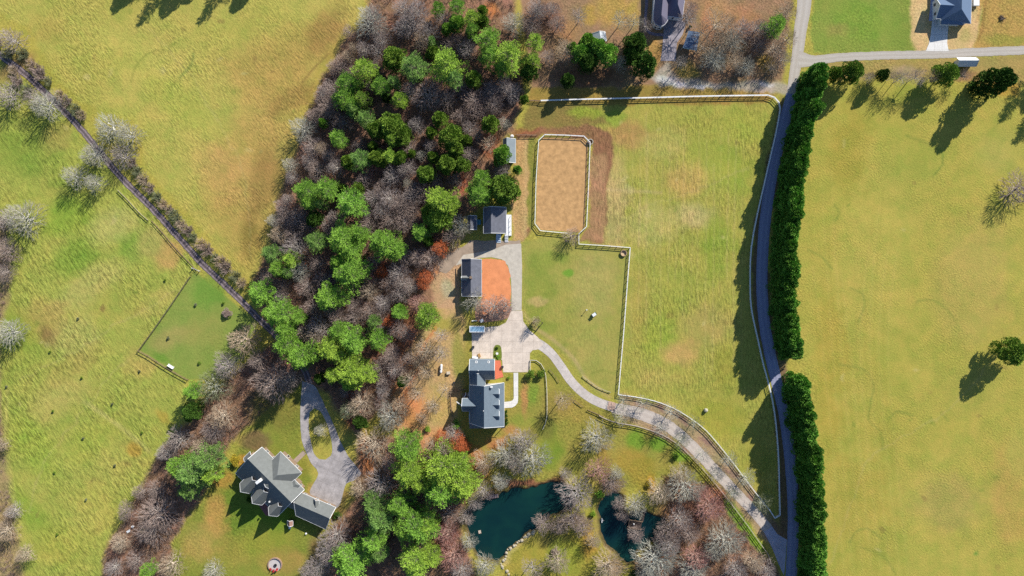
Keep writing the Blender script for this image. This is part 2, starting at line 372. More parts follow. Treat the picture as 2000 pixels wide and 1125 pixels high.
# lawns round the main house and south of it
gpoly([(912, 620), (990, 610), (998, 640), (930, 640), (918, 700), (912, 780), (912, 840), (985, 840), (985, 790), (985, 728), (1050, 728), (1050, 690), (1080, 700), (1130, 765), (1190, 800), (1300, 850), (1400, 940), (1380, 950), (1290, 930), (1225, 960), (1150, 930), (1080, 940), (990, 950), (925, 950), (905, 870), (900, 780), (905, 700)], (152, 146, 66), 7)
for a in [(1040, 770, 16, 30, (120, 150, 54)), (1020, 820, 30, 16, (138, 148, 60)), (1025, 780, 9, 44, (190, 138, 86)), (1000, 840, 26, 14, (186, 136, 82)), (975, 865, 30, 20, (180, 118, 76)), (1075, 880, 30, 44, (118, 142, 48)), (1060, 830, 20, 30, (120, 120, 56)), (1130, 810, 50, 30, (158, 142, 66)), (1090, 790, 40, 30, (150, 132, 66)), (1240, 860, 24, 24, (108, 152, 44)),
          (1285, 870, 24, 20, (100, 150, 42)), (1330, 890, 22, 18, (112, 160, 44)), (1230, 900, 34, 26, (170, 142, 62)), (1255, 925, 30, 34, (160, 142, 58)), (1180, 890, 20, 24, (158, 132, 64)), (930, 905, 30, 40, (176, 110, 72)), (1010, 945, 60, 8, (150, 96, 80)), (1330, 1000, 60, 40, (150, 104, 84)), (1400, 975, 34, 40, (186, 118, 90)), (1195, 950, 30, 16, (128, 92, 80)), (960, 820, 30, 20, (140, 96, 70)), (996, 760, 10, 26, (168, 152, 72))]:
    gell(*a, .8)
gpoly([(1040, 1040), (1080, 1015), (1120, 1005), (1165, 1000), (1172, 1040), (1200, 1090), (1240, 1110), (1190, 1250), (960, 1250), (985, 1100), (1000, 1075)], (160, 150, 62), 6)
gell(1080, 1050, 40, 24, (108, 104, 58), .8, -10); gell(1100, 1090, 40, 40, (142, 156, 56), .7); gell(1150, 1060, 20, 40, (184, 142, 66), .7); gell(1120, 1015, 40, 12, (140, 112, 92), .8); gell(1200, 1110, 26, 20, (150, 112, 90), .7)
gline([(1040, 1040), (1016, 1058), (992, 1078), (986, 1100)], 13, (206, 180, 118), .8, True); gline([(1164, 1020), (1172, 1050), (1190, 1076), (1215, 1100)], 7, (176, 150, 96), .7, True); gell(1268, 945, 9, 20, (196, 150, 62), .9)
gline([(945, 975), (980, 956), (1060, 944), (1100, 936)], 12, (140, 84, 66), .8, True)
gpoly([(1410, 965), (1440, 985), (1490, 1060), (1500, 1090), (1480, 1080), (1420, 1000)], (118, 158, 46), 3, .9)
# verge by driveway and road
gpoly([(1210, 772), (1300, 790), (1370, 835), (1440, 918), (1500, 990), (1535, 1060), (1500, 1060), (1440, 985), (1380, 915), (1300, 850), (1210, 820)], (168, 146, 110), 5)
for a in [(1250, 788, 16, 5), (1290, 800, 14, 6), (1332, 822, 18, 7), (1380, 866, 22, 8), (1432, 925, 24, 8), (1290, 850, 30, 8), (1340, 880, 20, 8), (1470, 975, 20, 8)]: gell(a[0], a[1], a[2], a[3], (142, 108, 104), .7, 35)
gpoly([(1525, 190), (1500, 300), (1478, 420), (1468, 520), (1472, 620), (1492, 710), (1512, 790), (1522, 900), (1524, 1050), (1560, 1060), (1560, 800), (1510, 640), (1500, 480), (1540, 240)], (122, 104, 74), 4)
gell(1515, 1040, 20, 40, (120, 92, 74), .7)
# southwest yard
gpoly([(600, 750), (560, 770), (490, 830), (450, 900), (400, 970), (370, 1010), (335, 1080), (320, 1250), (590, 1250), (640, 1080), (640, 1000), (590, 880), (590, 800)], (132, 140, 56), 7)
for a in [(540, 800, 60, 60, (128, 122, 56)), (470, 1000, 60, 50, (104, 134, 44)), (420, 1010, 26, 50, (196, 150, 84)), (390, 1060, 50, 50, (178, 152, 82)), (460, 1080, 60, 40, (156, 146, 66)), (520, 1060, 60, 50, (146, 150, 58)), (540, 1000, 60, 40, (104, 140, 40)), (470, 900, 12, 14, (190, 140, 60)), (430, 935, 26, 26, (180, 140, 66)), (560, 1100, 60, 30, (170, 142, 76)), (610, 960, 14, 26, (196, 158, 92)), (620, 1080, 24, 50, (132, 104, 70)), (598, 910, 16, 30, (138, 132, 52)), (500, 860, 40, 26, (124, 92, 72)), (660, 990, 22, 40, (142, 112, 70))]:
    gell(*a, .75)
# north yard
gpoly([(1010, -125), (1545, -125), (1540, 60), (1530, 160), (1400, 172), (1290, 165), (1200, 190), (1040, 195), (1030, 120)], (154, 124, 94), 6)
for a in [(1200, 20, 50, 44, (188, 156, 76)), (1150, 30, 20, 24, (180, 150, 70)), (1110, 60, 30, 30, (178, 132, 92)), (1240, 20, 16, 40, (186, 158, 78)), (1275, 100, 14, 34, (186, 146, 76)), (1340, 140, 24, 22, (166, 146, 66)), (1060, 30, 40, 40, (128, 92, 76)), (1450, 40, 40, 44, (176, 128, 90)), (1400, 20, 40, 30, (180, 140, 96)), (1500, 120, 26, 24, (166, 142, 62)), (1480, 70, 40, 30, (128, 92, 76)), (1140, 150, 80, 24, (126, 86, 66)), (960, 20, 20, 20, (206, 128, 70)), (1380, 60, 14, 50, (190, 130, 96))]:
    gell(*a, .75)
gpoly([(1040, 172), (1280, 168), (1500, 170), (1520, 186), (1500, 200), (1060, 208), (1030, 200)], (156, 132, 66), 4)
gpoly([(1035, 200), (1160, 197), (1190, 240), (1120, 244), (1040, 250), (1020, 250)], (138, 122, 66), 6); gell(1145, 220, 40, 12, (148, 164, 58), .8)
gpoly([(1270, 150), (1300, 122), (1325, 150), (1420, 162), (1500, 158), (1545, 165), (1545, 190), (1500, 178), (1400, 172), (1290, 172)], (176, 166, 152), 4, .85)
for a in [(1325, 165, 30, 6), (1300, 155, 24, 10), (1500, 166, 18, 7), (1370, 168, 24, 4)]: gell(*a, (218, 214, 212), .85)
# northeast lots
gpoly([(1585, -125), (1990, -125), (2125, -125), (2125, 98), (1900, 100), (1700, 106), (1590, 105)], (134, 150, 64), 4)
gell(1680, 40, 70, 50, (122, 152, 56), .8); gell(1640, 60, 30, 20, (150, 136, 74), .6); gell(1740, 30, 20, 40, (120, 148, 58), .5)
gpoly([(1782, -125), (1912, -125), (1916, 40), (1905, 98), (1790, 103), (1776, 70)], (212, 180, 126), 5)
gpoly([(1914, -125), (2125, -125), (2125, 96), (1905, 98), (1918, 40)], (178, 148, 80), 4); gell(1960, 80, 50, 14, (150, 150, 66), .7)
gell(1800, 40, 16, 40, (222, 192, 140), .8); gell(1890, 75, 20, 20, (186, 166, 104), .7); gline([(1928, -20), (1918, 60), (1911, 78)], 5, (140, 108, 60), .7); gline([(1918, -20), (1910, 40)], 6, (214, 160, 100), .7)
gpoly([(1610, 118), (1720, 116), (1900, 112), (2125, 104), (2125, 130), (1960, 170), (1900, 160), (1760, 150), (1700, 150), (1640, 160)], (166, 146, 84), 8)
gell(1770, 140, 40, 14, (170, 148, 116), .8); gell(1890, 150, 30, 16, (166, 116, 84), .7); gell(1960, 170, 30, 20, (186, 140, 60), .7); gell(1780, 180, 40, 20, (150, 156, 64), .7)
# right field
for a in [(1700, 400, 120, 200, (176, 168, 78)), (1900, 560, 90, 160, (178, 160, 86)), (1780, 330, 80, 60, (156, 160, 70)), (1620, 700, 40, 200, (174, 156, 66)), (1680, 980, 60, 120, (172, 158, 70)), (1850, 980, 90, 70, (162, 150, 82)), (1800, 700, 120, 60, (164, 162, 70)), (1660, 300, 50, 90, (164, 150, 62)), (1970, 960, 40, 120, (186, 154, 84)), (1750, 1080, 120, 50, (162, 162, 70)), (1950, 300, 60, 60, (160, 160, 78)), (1900, 760, 80, 60, (168, 162, 76)), (1990, 880, 30, 60, (172, 166, 80))]:
    gell(*a, .6)
for q in [[(1770, 265), (1800, 275), (1828, 287), (1842, 303), (1842, 322), (1825, 342)], [(1578, 488), (1605, 502), (1626, 526)], [(1660, 562), (1684, 574), (1688, 600), (1676, 630)], [(1790, 590), (1820, 585), (1850, 605), (1865, 625)],
          [(1640, 712), (1688, 722), (1706, 752), (1700, 790), (1698, 822), (1720, 845), (1724, 875)], [(1738, 815), (1750, 803), (1782, 812)], [(1838, 805), (1852, 822)], [(1660, 1060), (1670, 1040), (1694, 1033), (1722, 1052)], [(1680, 1068), (1724, 1086), (1750, 1122)], [(1630, 400), (1640, 415), (1632, 430)]]:
    gline(q, 4.5, (116, 134, 58), .6)
for k in range(16): gline([(1618 + k * 9 - 40 * (k < 8), 330 + rnd.uniform(0, 200)), (1600 + k * 9, 700), (1640 + k * 9, 1120)], 3.5, (186, 172, 92) if k % 2 else (146, 140, 60), .22)
gell(1910, 1080, 9, 8, (104, 146, 56), .8)
tone = (n40 * .55 + n150 * .7)[..., None]; GC *= 1 + tone * np.array([[[.10, .06, .16]]]); GC *= 1 + n12[..., None] * .07
for k in range(90):
    fx, fy = rnd.choice([(rnd.uniform(20, 330), rnd.uniform(400, 1050)), (rnd.uniform(120, 600), rnd.uniform(10, 300)), (rnd.uniform(1200, 1450), rnd.uniform(220, 780)), (rnd.uniform(1640, 1980), rnd.uniform(280, 1110))])
    gell(fx, fy, rnd.uniform(3, 11), rnd.uniform(3, 8), rnd.choice([(128, 104, 62), (104, 132, 50), (196, 184, 120)]), rnd.uniform(.25, .5), rnd.uniform(0, 180))
for q in [[(1175, 470), (1230, 420), (1330, 380), (1460, 330)], [(40, 740), (120, 700), (220, 640), (360, 560)], [(250, 700), (180, 780), (90, 900), (60, 1000)], [(290, 60), (380, 160), (470, 330), (490, 500)], [(1620, 1100), (1700, 900), (1850, 800), (2000, 640)]]: gline(q, 3.5, (186, 172, 112), .30, True)
# mud at the pond edge
for pd in (POND_L, POND_R):
    sl = box_sl(900, 930, 1320, 1110, 20); sd = poly_sd(pd, X[sl] + n12[sl] * 8, Y[sl] + n12[sl] * 8)
    paint(sstep((sd + 7) / 6) * .9, (72, 62, 48), sl)
Z = np.zeros((NY, NX))
sl = box_sl(890, 920, 1330, 1115, 20)
for pd in (POND_L, POND_R):
    sd = poly_sd(pd, X[sl] + n12[sl] * 8, Y[sl] + n12[sl] * 8)
    Z[sl] = np.minimum(Z[sl], -2.2 * sstep((sd + 3) / 14))
Z += 0.0

V = np.stack([(X - 1000) * S, (562.5 - Y) * S, Z], -1).reshape(-1, 3)
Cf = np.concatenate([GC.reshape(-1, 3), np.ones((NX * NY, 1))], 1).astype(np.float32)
ii, jj = np.meshgrid(np.arange(NX - 1), np.arange(NY - 1))
a_ = (jj * NX + ii).ravel()
F = np.stack([a_ + NX, a_ + NX + 1, a_ + 1, a_], -1)
cxp = (X[:-1, :-1] + STEP / 2).ravel(); cyp = (Y[:-1, :-1] + STEP / 2).ravel()
reg = np.zeros(len(F), int)
REG = [("ground", None, ground_mat("mixed_ground", 30, 1.0, 0.55)),
       ("field", F_NW, ground_mat("northwest_meadow", 52, 0.40, 0.75, 0.66, 1.24, 1.2)),
       ("field", F_SW, ground_mat("southwest_meadow", 57, 0.38, 0.95, 0.58, 1.30, 0.9)),
       ("lawn", F_PEN, ground_mat("mown_grass", 20, 1.0, 0.3, 0.88, 1.12)),
       ("field", F_MID, ground_mat("middle_meadow", 88, 0.36, 0.85, 0.66, 1.24, 1.1)),
       ("lawn", LAWN_E, ground_mat("lawn_grass", 90, 0.5, 0.35, 0.88, 1.12)),
       ("woodland_floor", W1, ground_mat("leaf_litter", 50, 0.5, 1.0, 0.6, 1.4)),
       ("woodland_floor", W2, None), ("woodland_floor", W3, None), ("woodland_floor", W4, None), ("woodland_floor", W5, None),
       ("field", [(1625, 150), (1760, 160), (1960, 175), (2125, 160), (2125, 1250), (1600, 1250), (1610, 900), (1590, 720), (1560, 640), (1560, 450), (1590, 280)], ground_mat("east_meadow", 40, 0.7, 0.55, 0.84, 1.14, 1.5))]
for k, (nm, pl, mt) in enumerate(REG):
    if pl is not None: reg[poly_sd(pl, cxp, cyp) > 0] = k
litter = REG[6][2]
for k, (nm, pl, mt) in enumerate(REG):
    f = F[reg == k]; u, inv = np.unique(f.ravel(), return_inverse=True)
    me = np_mesh(nm, V[u], inv.reshape(-1, 4), [mt or litter], True)
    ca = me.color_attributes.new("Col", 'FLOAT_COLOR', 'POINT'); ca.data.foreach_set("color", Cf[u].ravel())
    o = bpy.data.objects.new(nm, me); COL.objects.link(o); tag(o, kind='structure')
# far ground all round
x0, x1 = (gx[0] - 1000) * S, (gx[-1] - 1000) * S; y0, y1 = (562.5 - gy[-1]) * S, (562.5 - gy[0]) * S; B = 4000
far = MB()
far.poly([(-B, -B, 0), (B, -B, 0), (x1, y0, 0), (x0, y0, 0)]); far.poly([(B, -B, 0), (B, B, 0), (x1, y1, 0), (x1, y0, 0)])
far.poly([(B, B, 0), (-B, B, 0), (x0, y1, 0), (x1, y1, 0)]); far.poly([(-B, B, 0), (-B, -B, 0), (x0, y0, 0), (x0, y1, 0)])
tag(far.build("ground", plain("far_meadow", (150, 142, 76), 0.95, 0.3, 0.02, 0.1)), kind='structure')

# ------------------------------------------------------------------ flat sheets
def sheet(name, outer, mat, z, holes=(), jit=0.0, res=None, kind='structure', parent=None):
    loops = []
    for lp in (outer,) + tuple(holes):
        if res: lp = catmull(list(lp) + [lp[0]], res)[:-1]
        q = []
        for (x, y) in lp:
            jx = float(vnoise(np.array([x]), np.array([y]), 4.0, 3)[0]) * jit; jy = float(vnoise(np.array([x]), np.array([y]), 4.0, 4)[0]) * jit
            q.append(wp(x + jx, y + jy, z))
        loops.append(q)
    tri = tessellate_polygon(loops); allv = [p for l in loops for p in l]
    mb = MB(); mb.v = allv; mb.f = []
    for t in tri:
        a, b, c = (allv[i] for i in t)
        if (b - a).cross(c - a).z < 0: t = (t[0], t[2], t[1])
        mb.f.append(tuple(t))
    o = mb.build(name, mat, parent)
    if kind: tag(o, kind=kind)
    return o
def ribbon(name, pts, w, mat, z, jit=0.6, kind='structure'):
    ws = w if isinstance(w, (list, tuple)) else [w] * len(pts)
    pw = catmull([(p[0], p[1]) for p in pts], 5); n = len(pw)
    # widths by arc fraction
    cum = [0]
    for a, b in zip(pts[:-1], pts[1:]): cum.append(cum[-1] + math.dist(a, b))
    cc = [0]
    for a, b in zip(pw[:-1], pw[1:]): cc.append(cc[-1] + math.dist(a, b))
    mb = MB(); L = []; R = []
    for i, p in enumerate(pw):
        a = pw[max(0, i - 1)]; b = pw[min(n - 1, i + 1)]
        d = Vector((b[0] - a[0], b[1] - a[1])).normalized(); nn = Vector((-d.y, d.x))
        ww = float(np.interp(cc[i] / cc[-1] * cum[-1], cum, ws)) / 2
        L.append((p[0] + nn.x * (ww + rnd.uniform(-jit, jit)), p[1] + nn.y * (ww + rnd.uniform(-jit, jit))))
        R.append((p[0] - nn.x * (ww + rnd.uniform(-jit, jit)), p[1] - nn.y * (ww + rnd.uniform(-jit, jit))))
    mb.v = [wp(x, y, z) for x, y in L + R]
    mb.f = [(i, i + 1, n + i + 1, n + i) for i in range(n - 1)]
    me = bpy.data.meshes.new(name); me.from_pydata([tuple(v) for v in mb.v], [], mb.f); me.update()
    uv = me.uv_layers.new(name="UV")
    for poly in me.polygons:
        for li in poly.loop_indices:
            vi = me.loops[li].vertex_index; side = 0 if vi < n else 1; i = vi % n
            uv.data[li].uv = (side, cc[i] * S)
    if me.polygons[0].normal.z < 0: me.flip_normals()
    me.materials.append(mat); o = bpy.data.objects.new(name, me); COL.objects.link(o)
    if kind: tag(o, kind=kind)
    return o
def track_mat(name, rut, mid, rutpos=(0.28, 0.72), rw=0.10, var=0.25, k=KEXP):
    m, nt, p = new_mat(name)
    uvn = nt.nodes.new("ShaderNodeUVMap"); uvn.uv_map = "UV"
    sx = nt.nodes.new("ShaderNodeSeparateXYZ"); nt.links.new(uvn.outputs[0], sx.inputs[0])
    w1, w2 = rutpos
    r = ramp(nt, sx.outputs[0], [(0.0, 0.0), (max(0.001, w1 - rw * 1.4), 0.15), (w1, 1.0), (w1 + rw * 1.2, 0.1), (w2 - rw * 1.2, 0.1), (w2, 1.0), (min(.999, w2 + rw * 1.4), 0.15), (1.0, 0.0)])
    n = noise(nt, coords(nt), 0.7, 4, .7)
    mm = nt.nodes.new("ShaderNodeMath"); mm.operation = 'MULTIPLY'; nt.links.new(r, mm.inputs[0])
    nt.links.new(ramp(nt, n, [(0.3, 0.35), (0.65, 1.0)]), mm.inputs[1])
    c = mixc(nt, mm.outputs[0], alb(mid, k), alb(rut, k))
    n2 = noise(nt, coords(nt), 2.2, 3, .7)
    c = mixmul(nt, c, ramp(nt, n2, [(0.25, 1 - var), (0.75, 1 + var)]))
    nt.links.new(c, p.inputs['Base Color']); p.inputs['Roughness'].default_value = 0.9
    bump(nt, p, n2, 0.4, 0.08); return m
def concrete_mat(name, rgb, joint=4.2, rot=0.0, stain=0.12, warm=True):
    m, nt, p = new_mat(name); base = alb(rgb)
    v = coords(nt, rot)
    br = nt.nodes.new("ShaderNodeTexBrick"); br.offset = 0.0; br.squash = 1.0
    br.inputs['Scale'].default_value = 1.0; br.inputs['Brick Width'].default_value = joint; br.inputs['Row Height'].default_value = joint
    br.inputs['Mortar Size'].default_value = 0.06; br.inputs['Mortar Smooth'].default_value = 0.5
    br.inputs['Color1'].default_value = (1, 1, 1, 1); br.inputs['Color2'].default_value = (0.9, 0.9, 0.9, 1); br.inputs['Mortar'].default_value = (0.62, 0.6, 0.58, 1)
    nt.links.new(v, br.inputs['Vector'])
    n = noise(nt, coords(nt), 0.35, 5, .65)
    c = ramp(nt, n, [(0.3, tuple(x * (1 - stain * 1.6) for x in base)), (0.7, tuple(min(.85, x * (1 + stain)) for x in base))])
    n2 = noise(nt, coords(nt), 2.0, 3, .7)
    c = mixmul(nt, c, ramp(nt, n2, [(0.25, 0.86), (0.75, 1.12)])); c = mixmul(nt, c, br.outputs['Color'])
    nt.links.new(c, p.inputs['Base Color']); p.inputs['Roughness'].default_value = 0.85
    return m
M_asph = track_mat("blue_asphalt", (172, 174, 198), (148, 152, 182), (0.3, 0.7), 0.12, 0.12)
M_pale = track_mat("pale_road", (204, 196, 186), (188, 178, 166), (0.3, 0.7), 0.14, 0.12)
M_track = track_mat("farm_track", (186, 168, 166), (92, 78, 82), (0.22, 0.74), 0.13, 0.25)
M_grav = track_mat("drive_gravel", (218, 206, 194), (200, 186, 174), (0.3, 0.7), 0.15, 0.16)
M_conc = concrete_mat("warm_concrete", (242, 224, 206))
M_concg = concrete_mat("grey_concrete", (192, 184, 182), 5.0, 25, 0.2)
M_white = concrete_mat("new_concrete", (250, 246, 240), 3.0, 0, .03)
M_gray_g = plain("yard_gravel", (212, 202, 186), 0.95, 0.18, 0.6, 0.2, bstr=0.4)
M_clay = plain("orange_clay", (242, 158, 108), 0.95, 0.20, 0.35, 0.1, bstr=0.5)

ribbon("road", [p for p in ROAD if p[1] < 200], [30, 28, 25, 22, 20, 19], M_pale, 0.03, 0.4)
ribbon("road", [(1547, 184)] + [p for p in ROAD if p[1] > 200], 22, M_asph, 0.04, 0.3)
ribbon("side_road", [(1560, 116), (1590, 118), (1640, 112), (1730, 108), (1830, 106), (1900, 102), (2000, 98), (2125, 90)], [34, 19, 16, 16, 16, 17, 17, 17], M_pale, 0.05, 0.5)
ribbon("farm_track", TRACK, 13, M_track, 0.03, 1.0)
DRV = [(1196, 796), (1225, 802), (1262, 812), (1300, 829), (1335, 856), (1368, 888), (1400, 923), (1440, 965), (1475, 1002), (1500, 1034)]
ribbon("driveway", DRV, [19, 22, 24, 23, 22, 21, 21, 20, 20, 20], M_grav, 0.04, 0.8)
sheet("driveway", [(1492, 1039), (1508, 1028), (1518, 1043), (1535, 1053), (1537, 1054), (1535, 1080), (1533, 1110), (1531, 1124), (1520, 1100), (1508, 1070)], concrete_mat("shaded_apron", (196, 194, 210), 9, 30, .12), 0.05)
ribbon("driveway", [(1036, 668), (1056, 674), (1078, 692), (1096, 716), (1116, 745), (1142, 770), (1170, 786), (1199, 796)], [24, 19, 17, 17, 17, 17, 17, 18], concrete_mat("curved_drive_concrete", (224, 212, 202), 5, 40, .16), 0.045, 0.2)
M_pink = concrete_mat("pink_concrete", (226, 190, 168), 5, 25, .08)
sheet("driveway", [(1189, 783), (1203, 787), (1200, 804), (1185, 799)], M_pink, 0.06)
CONC = [(998, 607), (1020, 607), (1022, 628), (1034, 645), (1050, 658), (1062, 672), (1049, 683), (1040, 684), (1035, 690), (1034, 727), (983, 727), (981, 704), (979, 702), (979, 680), (975, 674), (968, 674), (964, 680), (964, 700), (922, 700), (921, 641), (946, 639), (974, 637), (988, 630), (994, 618)]
GRAV = [(905, 498), (960, 488), (988, 478), (1018, 475), (1020, 520), (1019, 606.5), (998, 606.5), (999, 575), (999, 545), (992, 518), (980, 506), (960, 503), (925, 504), (890, 520)]
isl = [(964, 680), (968, 674), (975, 674), (979, 680), (979, 702), (964, 702)]
sheet("concrete_yard", CONC, M_conc, 0.06, jit=0.3)
sheet("gravel_yard", GRAV, M_gray_g, 0.045, jit=1.0)
sheet("gravel_yard", [(925, 470), (985, 470), (1018, 470), (1018, 480), (960, 495), (890, 520), (872, 533), (858, 530), (870, 500)], plain("dusty_gravel", (180, 160, 140), .95, .25, .4, .1, bstr=.4), 0.03, jit=3.0, res=8)
sheet("planting_bed", isl, plain("bed_grass", (128, 140, 60), .95, .3, 1.5, .1, bstr=.6), 0.10, res=3)
sheet("clay_ground", [(941, 506), (968, 506), (985, 510), (994, 528), (997, 550), (998, 575), (995, 600), (985, 608), (960, 612), (941, 606)], M_clay, 0.07, jit=1.8, res=3)
sheet("clay_ground", [(930, 585), (965, 600), (996, 596), (998, 612), (990, 622), (960, 628), (930, 626)], plain("twiggy_mulch", (180, 140, 118), .95, .3, 1.2, .1, bstr=.8), 0.055, res=5)
sheet("footpath", [(1003, 728), (1012, 728), (1012, 780), (1011, 787), (1006, 793), (1000, 796), (985, 797), (985, 785), (996, 784), (1001, 782), (1003.5, 778)], M_white, 0.07)
sheet("patio", [(966.5, 704), (977.5, 704), (980, 722), (983.5, 736), (975, 738.5), (967, 741)], plain("terracotta_paving", (232, 128, 96), .85, .12, 2.0, .3), 0.14)
sheet("arena_sand", [(1061, 268), (1139, 270), (1149, 280), (1146, 330), (1144, 380), (1142, 443), (1131, 453), (1057, 449), (1047, 437), (1049, 360), (1053, 278)], plain("arena_sand_surface", (208, 164, 112), .95, .30, .5, .1, bstr=.9), 0.05, jit=.8)
# southwest loop drive
OUT = [(590, 745), (613, 752), (624, 770), (638, 800), (652, 830), (665, 862), (680, 890), (700, 915), (706, 925), (690, 940), (676, 945), (656, 993), (606, 966), (622, 925), (608, 905), (598, 884), (590, 862), (587, 830), (587, 790)]
HOLE = [(614, 797), (605, 805), (603, 830), (607, 862), (613, 885), (624, 897), (636, 898), (646, 890), (649, 876), (645, 850), (636, 822), (626, 803)]
sheet("driveway", OUT, M_concg, 0.05, holes=(HOLE,), jit=.6, res=7)
sheet("footpath", [(592, 880), (598, 886), (580, 904), (573, 898)], plain("path_slabs", (186, 166, 150), .9, .2, 1.5, .2), 0.045)
# north house drive and path
sheet("driveway", [(1296, 35), (1330, 38), (1340, 46), (1333, 68), (1322, 84), (1320, 119), (1290, 119), (1294, 90), (1296, 66)], concrete_mat("north_drive", (172, 164, 172), 4.0, 0, .2), 0.05)
ribbon("footpath", [(1264, -10), (1262, 20), (1260, 45), (1265, 60), (1276, 66.5), (1296, 68)], 5.5, concrete_mat("north_path", (150, 136, 150), 1.6, 0, .1), 0.045, 0.2)
# northeast house drive
sheet("driveway", [(1821, 36), (1854, 38), (1851, 66), (1850, 84), (1853, 100), (1808, 100), (1814, 86), (1818, 66)], M_white, 0.08)
sheet("patio", [(1822, -40), (1834, -40), (1828, 40), (1814, 41)], plain("side_slab", (190, 190, 214), .85, .06, .5, .3), 0.06)
# firepit paving
M_water, nt, p = new_mat("pond_water")
nt.links.new(ramp(nt, noise(nt, coords(nt), .05, 3), [(.35, (.002, .016, .022)), (.65, (.005, .034, .028))]), p.inputs['Base Color']); p.inputs['Roughness'].default_value = 0.15; p.inputs['Specular IOR Level'].default_value = 0.3
bump(nt, p, noise(nt, coords(nt), 1.2, 3), 0.12, 0.06)
def grow(pts, d):
    P = [Vector(p) for p in pts]; c = sum(P, Vector((0, 0))) / len(P); out = []
    n = len(P); area = sum(P[i].x * P[(i + 1) % n].y - P[(i + 1) % n].x * P[i].y for i in range(n))
    for i in range(n):
        e = (P[(i + 1) % n] - P[i - 1]).normalized(); nn = Vector((e.y, -e.x)) * (1 if area > 0 else -1)
        out.append(tuple(P[i] + nn * d))
    return out
for pd in (POND_L, POND_R): sheet("pond_water", grow(pd, 5), M_water, -0.45)
# ================================================================== BUILDINGS
M_roof = plain("slate_roof", (118, 131, 142), .9, .12, 1.2, .1, bstr=.02)
M_roofb = plain("pale_grey_roof", (126, 129, 127), .9, .13, .8, .1, bstr=.02)
M_roofd = plain("dark_shingle", (114, 116, 126), .9, .22, .7, .1, bstr=.02)
M_roofn = plain("north_roof", (122, 118, 136), .9, .10, 2.5, .1, bstr=.02)
M_roofbl = plain("blue_grey_roof", (112, 132, 160), .9, .08, 2.5, .1, bstr=.02)
M_metal = plain("pale_metal_roof", (206, 212, 218), .6, .06, 1.0, .4)
M_ibd = plain("cream_siding", (222, 216, 204), .8, .05, 2.0, .3)
M_bluew = plain("white_siding", (236, 240, 246), .8, .03, 2.0, .3)
M_brick = plain("brown_brick", (150, 128, 108), .9, .15, 3.0, .2)
M_trim = plain("white_trim", (250, 250, 250), .6, .02, 2.0, .4)
M_glass, nt, p = new_mat("window_glass")
p.inputs['Base Color'].default_value = (0.02, 0.03, 0.045, 1); p.inputs['Roughness'].default_value = 0.08
M_wood = plain("weathered_wood", (150, 126, 104), .9, .2, 3.0, .2)
M_dwood = plain("dark_wood", (84, 72, 68), .9, .2, 3.0, .2)
M_steel = plain("light_steel", (196, 200, 206), .5, .05, 2.0, .5)
M_dark = plain("dark_metal", (56, 58, 62), .6, .1, 2.0, .4)

